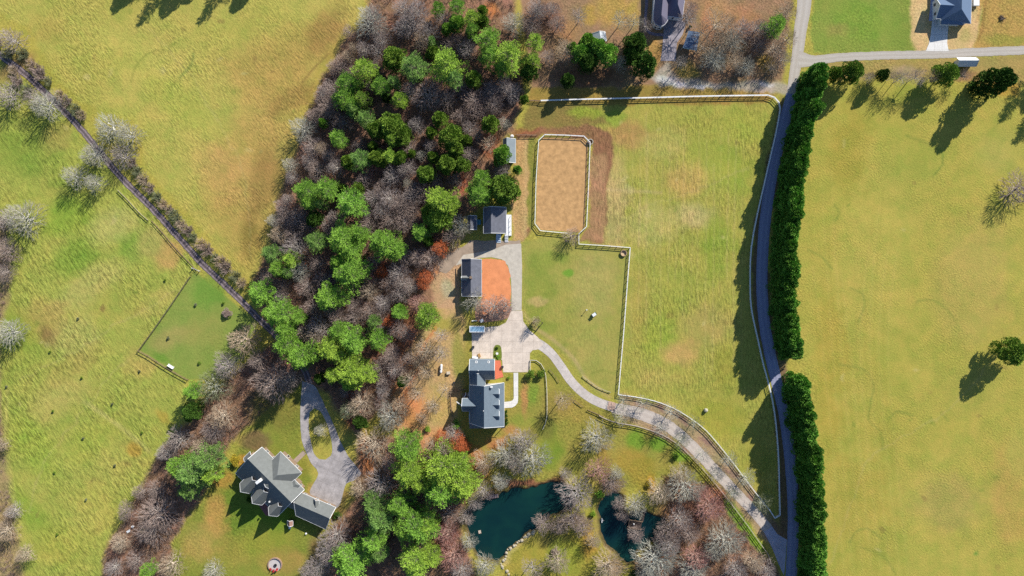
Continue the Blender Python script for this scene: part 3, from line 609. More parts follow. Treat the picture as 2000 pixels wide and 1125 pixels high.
def lerp(a, b, t): return a + (b - a) * t
def roof_piece(root, q, ze, zr, roofm, wallm, t=0.5, hip=(0, 0), wall=True, name="roof", over=0.65, z0=0.0, world_pts=False, fascia=True):
    """q: four eave corners seen in the photo, A-B and D-C run along the ridge; ridge lies between sides AB and DC"""
    A, B, C, D = q if world_pts else [wp(x, y, ze) for x, y in q]
    M = lerp(A, D, t); N = lerp(B, C, t); ax = (N - M); L = ax.length; ax = ax.normalized()
    M1 = M + ax * hip[0]; N1 = N - ax * hip[1]; M1.z = N1.z = zr
    mb = MB(); mb.poly([A, B, N1, M1]); mb.poly([C, D, M1, N1])
    if hip[0] > 0: mb.poly([D, A, M1])
    if hip[1] > 0: mb.poly([B, C, N1])
    d = Vector((0, 0, -0.22))
    low = [p + d for p in (A, B, C, D)]; m2, n2 = M1 + d, N1 + d
    mb.poly([low[1], low[0], m2, n2]); mb.poly([low[3], low[2], n2, m2])
    for a, b in ((A, B), (C, D)): mb.poly([a, a + d, b + d, b])
    for (a, b, r, h) in ((D, A, M1, hip[0]), (B, C, N1, hip[1])):
        if h > 0: mb.poly([a, a + d, b + d, b])
        else: mb.poly([a, a + d, r + d, r]); mb.poly([r, r + d, b + d, b])
    # make normals point outwards whatever the winding
    if (B - A).cross(D - A).z < 0: mb.f = [tuple(reversed(f)) for f in mb.f]
    R = mb.build(name, roofm, root)
    if fascia:
        fb = MB()
        for a, b in ((A, B), (C, D)): fb.beam(a + Vector((0, 0, -.10)), b + Vector((0, 0, -.10)), .22, .16)
        for (a, b, r, h) in ((D, A, M1, hip[0]), (B, C, N1, hip[1])):
            if h > 0: fb.beam(a + Vector((0, 0, -.10)), b + Vector((0, 0, -.10)), .22, .16)
            else:
                o = (ax * -0.05 if r is M1 else ax * 0.05)
                fb.beam(a + o + Vector((0, 0, .01)), r + o + Vector((0, 0, .01)), .16, .2); fb.beam(r + o + Vector((0, 0, .01)), b + o + Vector((0, 0, .01)), .16, .2)
        fb.build("fascia", M_trim, R)
    if wall:
        c = (A + B + C + D) / 4
        def ins(p):
            e1 = ax; e2 = Vector((-ax.y, ax.x, 0)); v = p - c
            x = v.dot(e1); y = v.dot(e2); x -= math.copysign(min(over, abs(x) * .5), x); y -= math.copysign(min(over, abs(y) * .5), y)
            return Vector((c.x, c.y, 0)) + e1 * x + e2 * y
        a, b, c2, d2 = (ins(p) for p in (A, B, C, D)); zt = ze - 0.1 + (zr - ze) * min(1, over / max(0.5, (A - D).length / 2)) * 0.5
        w = MB(); w.box8([Vector((p.x, p.y, z0)) for p in (a, b, c2, d2)], [Vector((p.x, p.y, ze - .12)) for p in (a, b, c2, d2)])
        if (b - a).cross(d2 - a).z < 0: w.f = [tuple(reversed(f)) for f in w.f]
        for (p, q_, h) in ((a, d2, hip[0]), (b, c2, hip[1])):
            if h <= 0:
                s = lerp(p, q_, t); w.poly([Vector((p.x, p.y, ze - .12)), Vector((q_.x, q_.y, ze - .12)), Vector((s.x, s.y, zr - .42))])
        W = w.build("wall", wallm, root)
        return R, W, (a, b, c2, d2)
    return R
def add_windows(root, a, b, z, n, w=1.1, h=1.4, out=0.04, door=False):
    """n windows on the wall from a to b (world xy); the outside is on the right of a->b"""
    a = Vector((a.x, a.y, 0)); b = Vector((b.x, b.y, 0)); d = (b - a).normalized(); nn = Vector((d.y, -d.x, 0)); ang = math.atan2(d.y, d.x)
    for i in range(n):
        c = lerp(a, b, (i + .5) / n)
        isd = door and i == n // 2
        ww, hh, zz = (1.0, 2.1, 1.15) if isd else (w, h, z)
        f = MB()
        for sx in (-1, 1): f.box(c + d * (sx * (ww / 2 + .05)) + nn * out + Vector((0, 0, zz)), (.1, .08, hh + .2), ang)
        for sz in (-1, 1): f.box(c + nn * out + Vector((0, 0, zz + sz * (hh / 2 + .05))), (ww, .08, .1), ang)
        if isd:
            D = MB().box(c + nn * .03 + Vector((0, 0, zz)), (ww, .05, hh), ang).build("door", M_dwood, root)
            f.build("frame", M_trim, D)
            MB().box(c + nn * .09 + d * .35 + Vector((0, 0, zz)), (.06, .06, .14), ang).build("handle", M_steel, D)
        else:
            Wd = MB().box(c + nn * .02 + Vector((0, 0, zz)), (ww, .04, hh), ang).build("window", M_glass, root)
            f.box(c + nn * out + Vector((0, 0, zz)), (ww, .05, .05), ang)
            f.build("frame", M_trim, Wd)
def ring_windows(root, pts, z, per=3.4, door_side=None):
    n = len(pts); ar = sum(pts[i].x * pts[(i + 1) % n].y - pts[(i + 1) % n].x * pts[i].y for i in range(n))
    if ar < 0: pts = list(reversed(pts))
    for i in range(n):
        a, b = pts[i], pts[(i + 1) % n]; L = (b - a).length
        k = max(1, int(L / per))
        if L > 2.4: add_windows(root, a, b, z, k, door=(door_side == i))
def skylight(root, px, py, z, nrm, w=.9, h=1.1, ang=0, frame=True, name="skylight"):
    """nrm: roof normal"""
    c = wp(px, py, z); nrm = Vector(nrm).normalized(); u = Vector((math.cos(ang), math.sin(ang), 0)); u = (u - nrm * u.dot(nrm)).normalized(); v = nrm.cross(u)
    def slab(m, w, h, lo, hi):
        q = [(-w / 2, -h / 2), (w / 2, -h / 2), (w / 2, h / 2), (-w / 2, h / 2)]
        return m.box8([c + u * x + v * y + nrm * lo for x, y in q], [c + u * x + v * y + nrm * hi for x, y in q])
    S_ = slab(MB(), w, h, -.1, .18).build(name, M_trim, root)
    if frame: slab(MB(), w * .6, h * .6, .15, .20).build("pane", M_glass, S_)
    return S_

# ---- main house
hm = thing("house", "large house with slate blue roof and three dormers beside the white L shaped path", "house", wp(950, 790))
r1 = roof_piece(hm, [(917, 752), (917, 826), (984.5, 833), (984.5, 747.5)], 5.2, 11.6, M_roof, M_ibd, t=.44)
ring_windows(hm, list(r1[2]), 1.8, 3.2, 2); 
# lower porch roof along the south gable
pr = MB(); za, zb = 3.4, 5.6
pa = [wp(917, 825, zb), wp(976, 825, zb), wp(985.5, 836, za), wp(917, 837, za)]
pr.box8([p + Vector((0, 0, -.2)) for p in reversed(pa)], list(reversed(pa)))
PR = pr.build("porch_roof", M_roof, hm)
for x in (921, 936, 951, 966, 982): MB().tube(wp(x, 835, 0).to_3d(), Vector((wp(x, 834.5, za).x, wp(x, 834.5, za).y, za - .2)), .14, n=8).build("porch_column", M_trim, hm)
r2 = roof_piece(hm, [(917.5, 701.5), (966, 701.5), (966, 741), (917.5, 741)], 4.6, 8.6, M_roof, M_ibd, t=.5)
ring_windows(hm, list(r2[2]), 1.7, 3.6)
r3 = roof_piece(hm, [(917.5, 728), (917.5, 760), (948, 760), (948, 728)], 4.8, 8.2, M_roof, M_ibd, t=.5)
r4 = roof_piece(hm, [(903, 778), (936, 778), (936, 803), (903, 803)], 5.0, 8.4, M_roof, M_ibd, t=.5)
for yy in (768, 789.5, 811):
    zc = 7.1
    A = [wp(955, yy - 8, zc), wp(975, yy - 8, zc), wp(975, yy + 8, zc), wp(955, yy + 8, zc)]
    D_, Wd, qq = roof_piece(hm, A, zc, zc + 1.9, M_roof, M_ibd, name="dormer", over=.2, z0=5.3, world_pts=True)
    add_windows(hm, qq[2], qq[1], 6.6, 1, .9, .8)
n_r = (.70, 0, .70); n_l = (-.74, 0, .67)
for x, y, z, nn, w, h in ((930.5, 707.5, 5.7, (0, .7, .7), .8, 1.1), (954.5, 707.5, 5.7, (0, .7, .7), .8, 1.1), (939.5, 768.5, 10.0, n_l, .8, .8), (937.5, 802.3, 9.4, n_l, 1.2, 1.1), (940.3, 813.3, 10.1, n_l, .8, .9)):
    skylight(hm, x, y, z, nn, w, h)
MB().box(wp(960, 755.8, 10.3), (.9, .5, .9)).build("roof_vent", M_trim, hm)
MB().tube(wp(944.4, 802.5, 10.4), wp(944.4, 802.5, 11.6), .16).build("roof_vent", M_trim, hm)
MB().tube(wp(934, 723.5, 8.0), wp(934, 723.5, 8.9), .16).build("roof_vent", M_trim, hm)
dk = MB().box(wp(911, 773.5, .9) , (3.2, 2.2, .15)).build("deck", M_wood, hm)
rl = MB()
for a, b in (((909.5, 767), (909.5, 773)), ((909.5, 773), (906.5, 774)), ((906.5, 774), (906.5, 778)), ((914.5, 767), (914.5, 774.5)), ((917.5, 775), (917.5, 778))):
    p_, q_ = wp(*a, 2.2), wp(*b, 2.2); rl.beam(p_, q_, .28, .12)
    for r_ in (p_, q_): rl.beam(Vector((r_.x, r_.y, .9)), r_, .1, .1)
rl.build("railing", M_trim, dk)
MB().beam(wp(891.5, 784.5, 2.6), wp(908, 797, 3.4), .35, .2).build("gutter", M_trim, hm)
MB().beam(wp(917.2, 808, 3.2), wp(917.8, 830, 3.2), .55, .3).build("gutter", M_trim, hm)

# ---- long barn
bn = thing("barn", "long barn with half dark half grey gable roof beside the orange clay ground", "barn", wp(920, 542))
r = roof_piece(bn, [(902, 506.5), (902, 578.5), (940.5, 578.5), (940.5, 506.5)], 2.8, 5.9, M_roofd, M_brick, t=.48)
ring_windows(bn, list(r[2]), 1.9, 3.5, 2)
roof_piece(bn, [(901.5, 539.5), (921, 539.5), (921, 546.5), (901.5, 546.5)], 4.6, 5.5, M_roofb, M_brick, t=.5, name="dormer", over=.15, z0=2.8)
MB().box(wp(919.5, 542, 6.2), (.9, .9, 1.8)).build("chimney", M_brick, bn)
# ---- white house north of the barn
wh = thing("house", "small white house with dark roof and white steps above the gravel yard", "house", wp(965, 433))
r = roof_piece(wh, [(944.5, 405), (944.5, 456), (988.5, 455.5), (988.5, 405)], 4.2, 6.8, M_roofd, M_bluew, t=.34)
ring_windows(wh, list(r[2]), 1.8, 2.8)
pd_ = MB().box(wp(994, 440, .35), (2.0, 8.2, .5)).build("porch", M_trim, wh)
rl = MB()
for y in (422, 430, 440, 450, 459): rl.beam(wp(997.5, y, .5), wp(997.5, y, 1.5), .1, .1)
rl.beam(wp(997.5, 421, 1.5), wp(997.5, 460, 1.5), .16, .1); rl.build("railing", M_trim, pd_)
for (x0_, x1_, y0_, y1_) in ((969, 978.5, 457.5, 474), (986, 992.5, 458, 473)):
    st = MB()
    for i in range(5): st.box(wp((x0_ + x1_) / 2, y0_ + (i + .5) * (y1_ - y0_) / 5, (1.2 - i * .24) / 2), ((x1_ - x0_) * S, (y1_ - y0_) / 5 * S * .98, 1.2 - i * .24))
    st.build("steps", plain("pale_steps", (214, 228, 240), .8, .04, 2, .3) if x0_ < 980 else M_trim, wh)
# ---- dark shed and teal box
sh = thing("shed", "small dark roofed shed left of the white house under a pale bare tree", "shed", wp(922, 435))
r = roof_piece(sh, [(914, 421.5), (914, 448.5), (931, 448.5), (931, 421.5)], 2.8, 4.2, M_roofd, M_dwood, t=.3); ring_windows(sh, list(r[2]), 1.5, 2.6)
tb = thing("storage_box", "teal covered storage box between the dark shed and the white house", "box", wp(935.5, 434))
MB().box(wp(935.5, 434, .6), (1.3, 1.8, 1.2)).build("box_body", plain("teal_cover", (60, 130, 150), .6, .08, 1.5, .4), tb)
MB().box(wp(935.5, 434, 1.25), (1.45, 1.95, .12)).build("lid", plain("teal_lid", (84, 156, 176), .6, .05, 1.5, .4), tb)
# ---- arena shed
ash = thing("shed", "long pale metal roofed shed at the wood edge left of the riding arena", "shed", wp(996, 295))
r = roof_piece(ash, [(983, 271.5), (983, 318), (1007, 318), (1007, 271.5)], 3.2, 5.2, plain("shed_grey_roof", (140, 150, 156), .7, .12, .8, .2), M_wood, t=.27); ring_windows(ash, list(r[2]), 1.6, 4)
bxw = thing("water_tank", "small white water tank just above the pale metal roofed shed", "tank", wp(1000, 267))
MB().lathe(wp(1000, 267, 0), [(.62, 0), (.66, .1), (.66, 1.0), (.5, 1.2)], 14).build("tank_body", M_trim, bxw)
MB().lathe(wp(1000, 267, 1.2), [(.22, 0), (.22, .12)], 10).build("lid", M_dark, bxw)
# ---- southwest house: axes at 45 degrees, seen units are fifths of a photo unit from (440,860)
hs = thing("house", "big pale grey house with three pointed bays and long angled garage wing", "house", wp(545, 955))
def P5(a, b): x = (a + b) * .7071; y = (a - b) * .7071; return (440 + x / 5, 860 + y / 5)
def blk(a0, a1, b0, b1, ze, zr, t=.5, hip=(0, 0), along='a', nm="roof", fas=True, m=M_roofb):
    q = [P5(a0, b0), P5(a1, b0), P5(a1, b1), P5(a0, b1)] if along == 'a' else [P5(a0, b0), P5(a0, b1), P5(a1, b1), P5(a1, b0)]
    return roof_piece(hs, q, ze, zr, m, M_brick, t=t, hip=hip, name=nm, fascia=fas)
r = blk(300, 886, -158, 205, 4.4, 10.6, t=.70); ring_windows(hs, list(r[2]), 1.9, 3.6)
r = blk(459, 753, 10, 302, 5.0, 9.6, hip=(0, 5.2), along='b'); ring_windows(hs, list(r[2]), 1.9, 3.6, 1)
for a0, a1, b0 in ((399, 537, -198), (555, 700, -196), (760, 886, -166)):
    r = blk(a0, a1, b0, -40, 5.2, 9.4, along='b'); ring_windows(hs, list(r[2]), 1.9, 2.6)
r = blk(248, 312, 5, 92, 4.0, 5.6, along='b')
r = blk(749, 834, 0, 206, 5.4, 6.4, hip=(0, .5), along='b'); r = blk(834, 890, -3, 160, 4.6, 5.6, hip=(0, .5), along='b')
fl = [wp(*P5(a, b), 3.6) for a, b in ((322, -150), (400, -164), (400, -20), (322, -20))]
MB().box8([Vector((v.x, v.y, 0)) for v in fl], fl).build("flat_roof", M_roofbl, hs)
def G5(x, y): return (440 + x / 5, 860 + y / 5)
r = roof_piece(hs, [G5(700, 494), G5(1078, 656), G5(980, 868), G5(690, 735)], 3.8, 7.0, M_roofb, M_brick, t=.38); ring_windows(hs, list(r[2]), 1.7, 4)
r = roof_piece(hs, [G5(640, 480), G5(730, 520), G5(700, 690), G5(610, 650)], 4.0, 6.2, M_roofb, M_brick, t=.6, fascia=False)
roof_piece(hs, [G5(868, 570), G5(868, 640), G5(915, 665), G5(915, 590)], 4.7, 6.2, M_roofb, M_brick, t=.5, name="dormer", over=.2, z0=4)
MB().box(wp(506, 939.5, 10.6), (1.5, 1.1, 3.2), math.radians(35)).build("chimney", M_trim, hs)
MB().box(wp(*G5(432, 600), 6.8), (.5, .5, .6)).build("roof_vent", M_trim, hs)
for x, y in ((125, 335), (130, 358), (165, 395)): MB().tube(wp(*G5(x, y), 0), wp(*G5(x, y), 3.9), .22).build("porch_column", M_trim, hs)
pt = sheet("terrace", [G5(330, 640), G5(380, 600), G5(470, 690), G5(430, 735), G5(395, 735)], plain("brick_terrace", (160, 108, 104), .9, .2, 2.5, .2), .12, kind=None, parent=hs)
# ---- north house
hn = thing("house", "dark roofed house with round white windowed bay at the top edge", "house", wp(1300, 20))
r = roof_piece(hn, [(1281, -60), (1281, 6), (1337, 6), (1337, -60)], 4.8, 8.8, M_roofn, M_bluew, t=.5, hip=(4.5, 4.5)); ring_windows(hn, list(r[2]), 2, 3.4)
r = roof_piece(hn, [(1306, -20), (1304, 31), (1333, 35), (1339, -20)], 4.8, 8.2, M_roofn, M_bluew, t=.5, hip=(2, 3.5)); ring_windows(hn, list(r[2]), 2, 3.0)
bay = [(1279, -10), (1276, 38), (1279.5, 46), (1287, 50.5), (1293.5, 50.5), (1299, 47), (1304, 39.5), (1306, -10)]
ap = wp(1292, 29, 7.8); ap0 = wp(1295, -6, 7.8); ev = [wp(x, y, 4.8) for x, y in bay]; mb = MB()
for i in range(len(ev) - 1): mb.poly([ev[i], ev[i + 1], ap] if i else [ev[0], ev[1], ap, ap0])
mb.f[-1] = mb.f[-1]; mb.poly([ev[-2], ev[-1], ap0, ap])
b2 = MB(); b2.v = mb.v; b2.f = [f for f in mb.f]; b2.f.pop(-2) if len(b2.f) > 7 else None
BR = b2.build("bay_roof", M_roofn, hn)
gut = MB()
for i in range(len(ev) - 1): gut.beam(ev[i] + Vector((0, 0, -.1)), ev[i + 1] + Vector((0, 0, -.1)), .28, .2)
gut.build("fascia", M_trim, BR)
ctr = wp(1291, 25, 0); wl_ = MB(); base_ = [Vector((v.x, v.y, 0)) for v in ev]; base_ = [v + (ctr - v).normalized() * .3 for v in base_]
wl_.box
for i in range(len(base_) - 1):
    a, b = base_[i], base_[i + 1]; wl_.poly([a, b, b + Vector((0, 0, 4.7)), a + Vector((0, 0, 4.7))])
wl_.build("bay_wall", M_bluew, hn)
for i in range(1, 6):
    for zz in (1.4, 3.7): add_windows(hn, base_[i], base_[i + 1], zz, 1, .8, 1.3)
MB().box(wp(1324, 36, 3), (3.4, .5, 2.2)).build("garage_door", M_bluew, hn)
# carport beside it
cp = thing("carport", "blue grey carport with low roof right of the north driveway", "carport", wp(1350, 82))
q = [wp(1345, 60, 3.0), wp(1367, 64, 3.0), wp(1361, 97, 3.0), wp(1334, 92, 3.0)]
mm_ = [lerp(q[0], q[1], .5) + Vector((0, 0, .6)), lerp(q[3], q[2], .5) + Vector((0, 0, .6))]
mb = MB(); mb.poly([q[0], q[3], mm_[1], mm_[0]]); mb.poly([q[1], mm_[0], mm_[1], q[2]]); mb.poly([q[3], q[2], mm_[1]]); mb.poly([q[1], q[0], mm_[0]]); mb.poly([q[3], q[0], q[1], q[2]])
mb.build("roof", M_roofbl, cp)
for v in q: MB().beam(Vector((v.x * .998, v.y, 0)), Vector((v.x, v.y, 3.0)), .15, .15).build("post", M_trim, cp)
a, b = q[3], q[2]
MB().beam(a + Vector((0, -.1, -.35)), b + Vector((0, -.1, -.35)), .12, .8).build("front_panel", plain("pale_blue_panel", (172, 206, 226), .7, .05, 2, .3), cp)
# white shed
ws = thing("shed", "small white gabled shed behind the pine clump in the north yard", "shed", wp(1171, 73))
r = roof_piece(ws, [(1155, 66), (1158, 83), (1185, 80), (1182, 62)], 2.6, 4.2, M_metal, M_bluew, t=.55)
r = ring_windows(ws, list(r[2]), 1.4, 3)
# ---- northeast house
he = thing("house", "navy blue roofed house with white driveway at the top right edge", "house", wp(1865, 0))
r = roof_piece(he, [(1838, -70), (1838, 40), (1896, 46), (1900, -70)], 3.3, 7.6, M_roofbl, M_bluew, t=.45, hip=(5, 3.2)); ring_windows(he, list(r[2]), 1.8, 3.4)
r = roof_piece(he, [(1827, -6), (1872, -2), (1868, 37), (1828, 36)], 3.3, 6.2, M_roofbl, M_bluew, t=.5); ring_windows(he, list(r[2]), 1.8, 3.4)
r = roof_piece(he, [(1838, 20), (1838, 47), (1882, 49), (1886, 20)], 3.0, 4.6, M_roofbl, M_bluew, t=.3, hip=(0, 3), fascia=False)
wt = thing("trailer", "white utility trailer parked at the right side of the northeast house", "trailer", wp(1906, 4))
MB().box(wp(1906, 3, .95), (2.2, 3.4, .9)).build("trailer_body", M_trim, wt)
for sx in (-1, 1): MB().tube(wp(1906 + sx * 6.3, 6, .35), wp(1906 + sx * 5.2, 6, .35), .35).build("wheel", M_dark, wt)
MB().beam(wp(1906, 11, .6), wp(1906, 18, .5), .12, .12).build("hitch", M_dark, wt)
wsx = thing("shed", "white ridged roof shed below the side road beside a dark conifer", "shed", wp(1888, 121))
r = roof_piece(wsx, [(1868.5, 112.5), (1906.5, 112.5), (1907, 129.5), (1869, 129.5)], 2.5, 4.0, plain("bright_roof", (255, 255, 255), .6, .02, 1, .3), M_bluew, t=.45); ring_windows(wsx, list(r[2]), 1.4, 2.4)

# ================================================================== SMALL THINGS
tr = thing("trailer", "white framed camper trailer with pale blue roof on the concrete yard", "trailer", wp(932, 643))
M_pblue = plain("pale_blue_roof", (150, 190, 218), .5, .08, 1.2, .4)
c0 = wp(932, 642.5, 1.55)
MB().box(c0, (5.6, 2.2, 2.0)).build("trailer_body", M_bluew, tr)
MB().box(c0 + Vector((0, 0, 1.06)), (5.3, 1.9, .08)).build("roof", M_pblue, tr)
f = MB()
for sy in (-1, 1): f.box(c0 + Vector((0, sy * 1.1, 1.05)), (5.9, .25, .16))
for sx in (-1, 1): f.box(c0 + Vector((sx * 2.83, 0, 1.055)), (.25, 1.95, .15))
f.build("roof_trim", M_trim, tr)
for sx in (-.5, .5):
    for sy in (-1, 1): MB().tube(c0 + Vector((sx, sy * 1.16, -1.15)), c0 + Vector((sx, sy * .94, -1.15)), .36, n=12).build("wheel", M_dark, tr)
MB().beam(c0 + Vector((2.8, 0, -.95)), c0 + Vector((4.1, 0, -1.0)), .16, .12).build("hitch", M_steel, tr)
add_windows(tr, c0 + Vector((-2.8, -1.1, 0)), c0 + Vector((2.8, -1.1, 0)), 1.8, 3, .9, .6)
def box_thing(name, label, cat, x, y, size, m, topm=None, rz=0, z=0, group=None):
    t = thing(name, label, cat, wp(x, y), group); sx, sy, sz = size
    MB().box(wp(x, y, 0) + Vector((0, 0, z + sz * .46)), (sx, sy, sz * .92), rz).build("body", m, t)
    MB().box(wp(x, y, 0) + Vector((0, 0, z + sz * .95)), (sx * 1.06, sy * 1.06, sz * .1), rz).build("lid", topm or m, t); return t
box_thing("storage_chest", "white tilted storage chest on the grass above the camper trailer", "chest", 941, 626, (1.3, 1.1, .8), M_trim, rz=.5)
box_thing("bench", "low white slab bench on the grass above the camper trailer", "bench", 926.5, 626.3, (1.9, .35, .45), M_trim, rz=.05)
box_thing("trash_bin", "dark bin at the left edge of the concrete yard", "bin", 924.5, 677.5, (.8, .8, 1.1), M_dark, z=.06)
box_thing("cooler_chest", "white chest against the garage wall by the concrete yard", "chest", 928, 698.0, (2.2, .7, .8), M_trim, rz=-.15, z=.06)
box_thing("crate", "brown crate near the garage wall on the concrete yard", "crate", 936, 694, (.9, 1.3, .5), plain("tan_crate", (190, 150, 96), .9, .1, 3, .2), rz=.3, z=.06)
box_thing("air_conditioner", "grey air conditioning unit beside the terracotta patio", "air conditioner", 981.5, 716, (.8, .8, .9), M_steel, M_dark, z=.14)
box_thing("pump_box", "beige pump box right of the white gas tank", "box", 876, 728, (1.3, 1.0, .9), plain("beige_box", (226, 210, 186), .8, .05, 2, .3), rz=.1)
box_thing("trash_bin", "small dark bin below the beige pump box in the side yard", "bin", 887, 747, (.6, .6, .8), M_dark)
gt = thing("gas_tank", "white capsule shaped gas tank lying in the side yard", "tank", wp(862, 720))
gt_b = MB(); cc0 = wp(862, 713.5, .75); cc1 = wp(861, 726.5, .75)
ax_ = (cc1 - cc0).normalized(); L_ = (cc1 - cc0).length
for k in range(6):
    s0, s1 = math.sin(k / 6 * math.pi / 2), math.sin((k + 1) / 6 * math.pi / 2)
    r0_, r1_ = .5 * math.sqrt(1 - s0 * s0), .5 * math.sqrt(max(0, 1 - s1 * s1))
    gt_b.tube(cc0 - ax_ * .5 * s0, cc0 - ax_ * .5 * s1, r0_, r1_ + .001, 12, k == 5); gt_b.tube(cc1 + ax_ * .5 * s0, cc1 + ax_ * .5 * s1, r0_, r1_ + .001, 12, k == 5)
gt_b.tube(cc0, cc1, .5, .5, 12, False); gt_b.build("tank_body", M_trim, gt)
MB().lathe(lerp(cc0, cc1, .5) + Vector((0, 0, .45)), [(.16, 0), (.18, .22), (.1, .28)], 10).build("valve_dome", M_steel, gt)
for tt in (.15, .85): MB().box(lerp(cc0, cc1, tt) + Vector((0, 0, -.6)), (.8, .2, .35)).build("foot", M_dark, gt)
# bird bath and boulders in the bed
bb = thing("bird_bath", "pale bird bath in the small bed between the paved areas", "bird bath", wp(971, 690))
MB().lathe(wp(971, 690, .1), [(.3, 0), (.12, .12), (.1, .7), (.45, .82), (.5, .92), (.4, .9)], 14).build("basin", M_trim, bb)
# lawn props
fp = thing("flagpole", "slim pole standing alone on the lawn beside a white cart", "pole", wp(1145, 605))
MB().tube(wp(1145, 605, 0), Vector((wp(1145, 605).x, wp(1145, 605).y, 1.7)), .10, .07, 8).build("pole", M_steel, fp)
MB().box(wp(1145, 605, 0) + Vector((0, 0, 1.8)), (.5, .3, .2)).build("pole_cap", M_trim, fp)
ct = thing("golf_cart", "small white roofed cart parked on the lawn beside the slim pole", "cart", wp(1160, 614))
cc = wp(1160, 614, 0); rz = .6
def rv(x, y, z): return cc + Vector((x * math.cos(rz) - y * math.sin(rz), x * math.sin(rz) + y * math.cos(rz), z))
MB().box(rv(0, 0, .5), (1.9, 1.1, .45), rz).build("cart_body", plain("green_paint", (70, 110, 80), .5, .05, 2, .4), ct)
MB().box(rv(-.1, 0, 1.4), (1.5, 1.15, .08), rz).build("roof", M_trim, ct)
for sx in (-.7, .55):
    for sy in (-.45, .45): MB().beam(rv(sx, sy, .7), rv(sx, sy, 1.38), .05, .05).build("post", M_steel, ct); MB().tube(rv(sx, sy * 1.25, .25), rv(sx, sy * .95, .25), .25, n=10).build("wheel", M_dark, ct)
MB().box(rv(-.25, 0, .8), (.5, .95, .18), rz).build("seat", M_trim, ct)
# swing frame beside driveway
sw = thing("trellis", "open wooden post frame beside the bend where the driveway leaves the yard", "trellis", wp(1047, 632))
pts_ = [(1039, 630), (1046, 623), (1053, 637), (1060, 630)]
for x, y in pts_: MB().beam(wp(x, y, 0), Vector((wp(x, y).x, wp(x, y).y, 2.7)), .18, .18).build("post", M_dwood, sw)
for i, j in ((0, 1), (2, 3), (0, 2), (1, 3)):
    a, b = wp(*pts_[i], 0), wp(*pts_[j], 0); MB().beam(a + Vector((0, 0, 2.62)), b + Vector((0, 0, 2.62)), .14, .16).build("beam", M_dwood, sw)
# hay/stump things
def lump(name, label, cat, x, y, r, h, m, group=None, seed=0):
    t = thing(name, label, cat, wp(x, y), group); rr = random.Random(seed)
    prof = [(r * .9, 0), (r, h * .3), (r * .95, h * .7), (r * .6, h), (r * .1, h * 1.03)]
    b = MB().lathe(wp(x, y, 0), prof, 12)
    for i, v in enumerate(b.v): b.v[i] = v + Vector((rr.uniform(-.1, .1) * r, rr.uniform(-.1, .1) * r, rr.uniform(-.06, .06) * h))
    b.build("body", m, t, True); return t
lump("hay_bale", "pale round hay bale alone in the middle meadow above the driveway bend", "hay bale", 1378, 801, .8, 1.3, plain("hay", (206, 200, 176), .95, .12, 4, .1))
def ring_tub(label, x, y, r, m, inner):
    t = thing("feeder_ring", label, "feeder", wp(x, y)); mb = MB(); n = 20
    for i in range(n):
        a0, a1 = 2 * math.pi * i / n, 2 * math.pi * (i + 1) / n; p0, p1 = wp(x, y, .4) + Vector((math.cos(a0), math.sin(a0), 0)) * r, wp(x, y, .4) + Vector((math.cos(a1), math.sin(a1), 0)) * r
        mb.beam(p0, p1, .16, .8)
    mb.build("ring", m, t); MB().lathe(wp(x, y, .02), [(r * .9, 0), (r * .9, .12)], 16).build("base", inner, t)
ring_tub("pale round feeder ring at the top right corner of the riding arena", 1153, 277, 1.0, M_ibd, plain("feed", (180, 140, 100), .95, .1, 3, .1))
ring_tub("tan round feeder ring in the corner of the fenced lawn", 1218, 494.5, 1.15, plain("tan_ring", (206, 176, 140), .9, .1, 3, .2), plain("feed2", (222, 196, 160), .95, .1, 3, .1))
# white bench beside wooden fence
wb = thing("bench", "long white bench beside the dark wooden fence of the small paddock", "bench", wp(335, 715))
c_ = wp(335, 715, 0); ang_ = math.radians(-32); dx_ = Vector((math.cos(ang_), math.sin(ang_), 0)); dy_ = Vector((-dx_.y, dx_.x, 0))
MB().box(c_ + Vector((0, 0, .5)), (2.6, .8, .1), ang_).build("seat", M_trim, wb)
MB().box(c_ - dy_ * .42 + Vector((0, 0, .8)), (2.6, .1, .6), ang_).build("backrest", M_trim, wb)
for sx in (-1.1, 1.1):
    for sy in (-.3, .3): MB().beam(c_ + dx_ * sx + dy_ * sy, c_ + dx_ * sx + dy_ * sy + Vector((0, 0, .46)), .12, .12).build("leg", M_trim, wb)
# fire pit and chairs
fpz = thing("fire_pit", "pale round paved fire pit on the grass below the pale grey house", "fire pit", wp(537, 1103))
MB().lathe(wp(537, 1103, .02), [(2.6, 0), (2.6, .12)], 28).build("paving", plain("pale_paving", (212, 204, 200), .9, .12, 2, .2), fpz)
mb = MB()
for i in range(20):
    a0, a1 = math.pi * 2 * i / 20, math.pi * 2 * (i + 1) / 20
    if 3.6 < a0 < 5.6: continue
    mb.beam(wp(537, 1103, .3) + Vector((math.cos(a0), math.sin(a0), 0)) * 2.65, wp(537, 1103, .3) + Vector((math.cos(a1), math.sin(a1), 0)) * 2.65, .35, .6)
mb.build("seat_wall", plain("tan_stone", (180, 150, 130), .9, .15, 2, .2), fpz)
MB().lathe(wp(538, 1104, .14), [(.6, 0), (.6, .4), (.42, .42), (.4, .2)], 14).build("fire_bowl", M_dark, fpz)
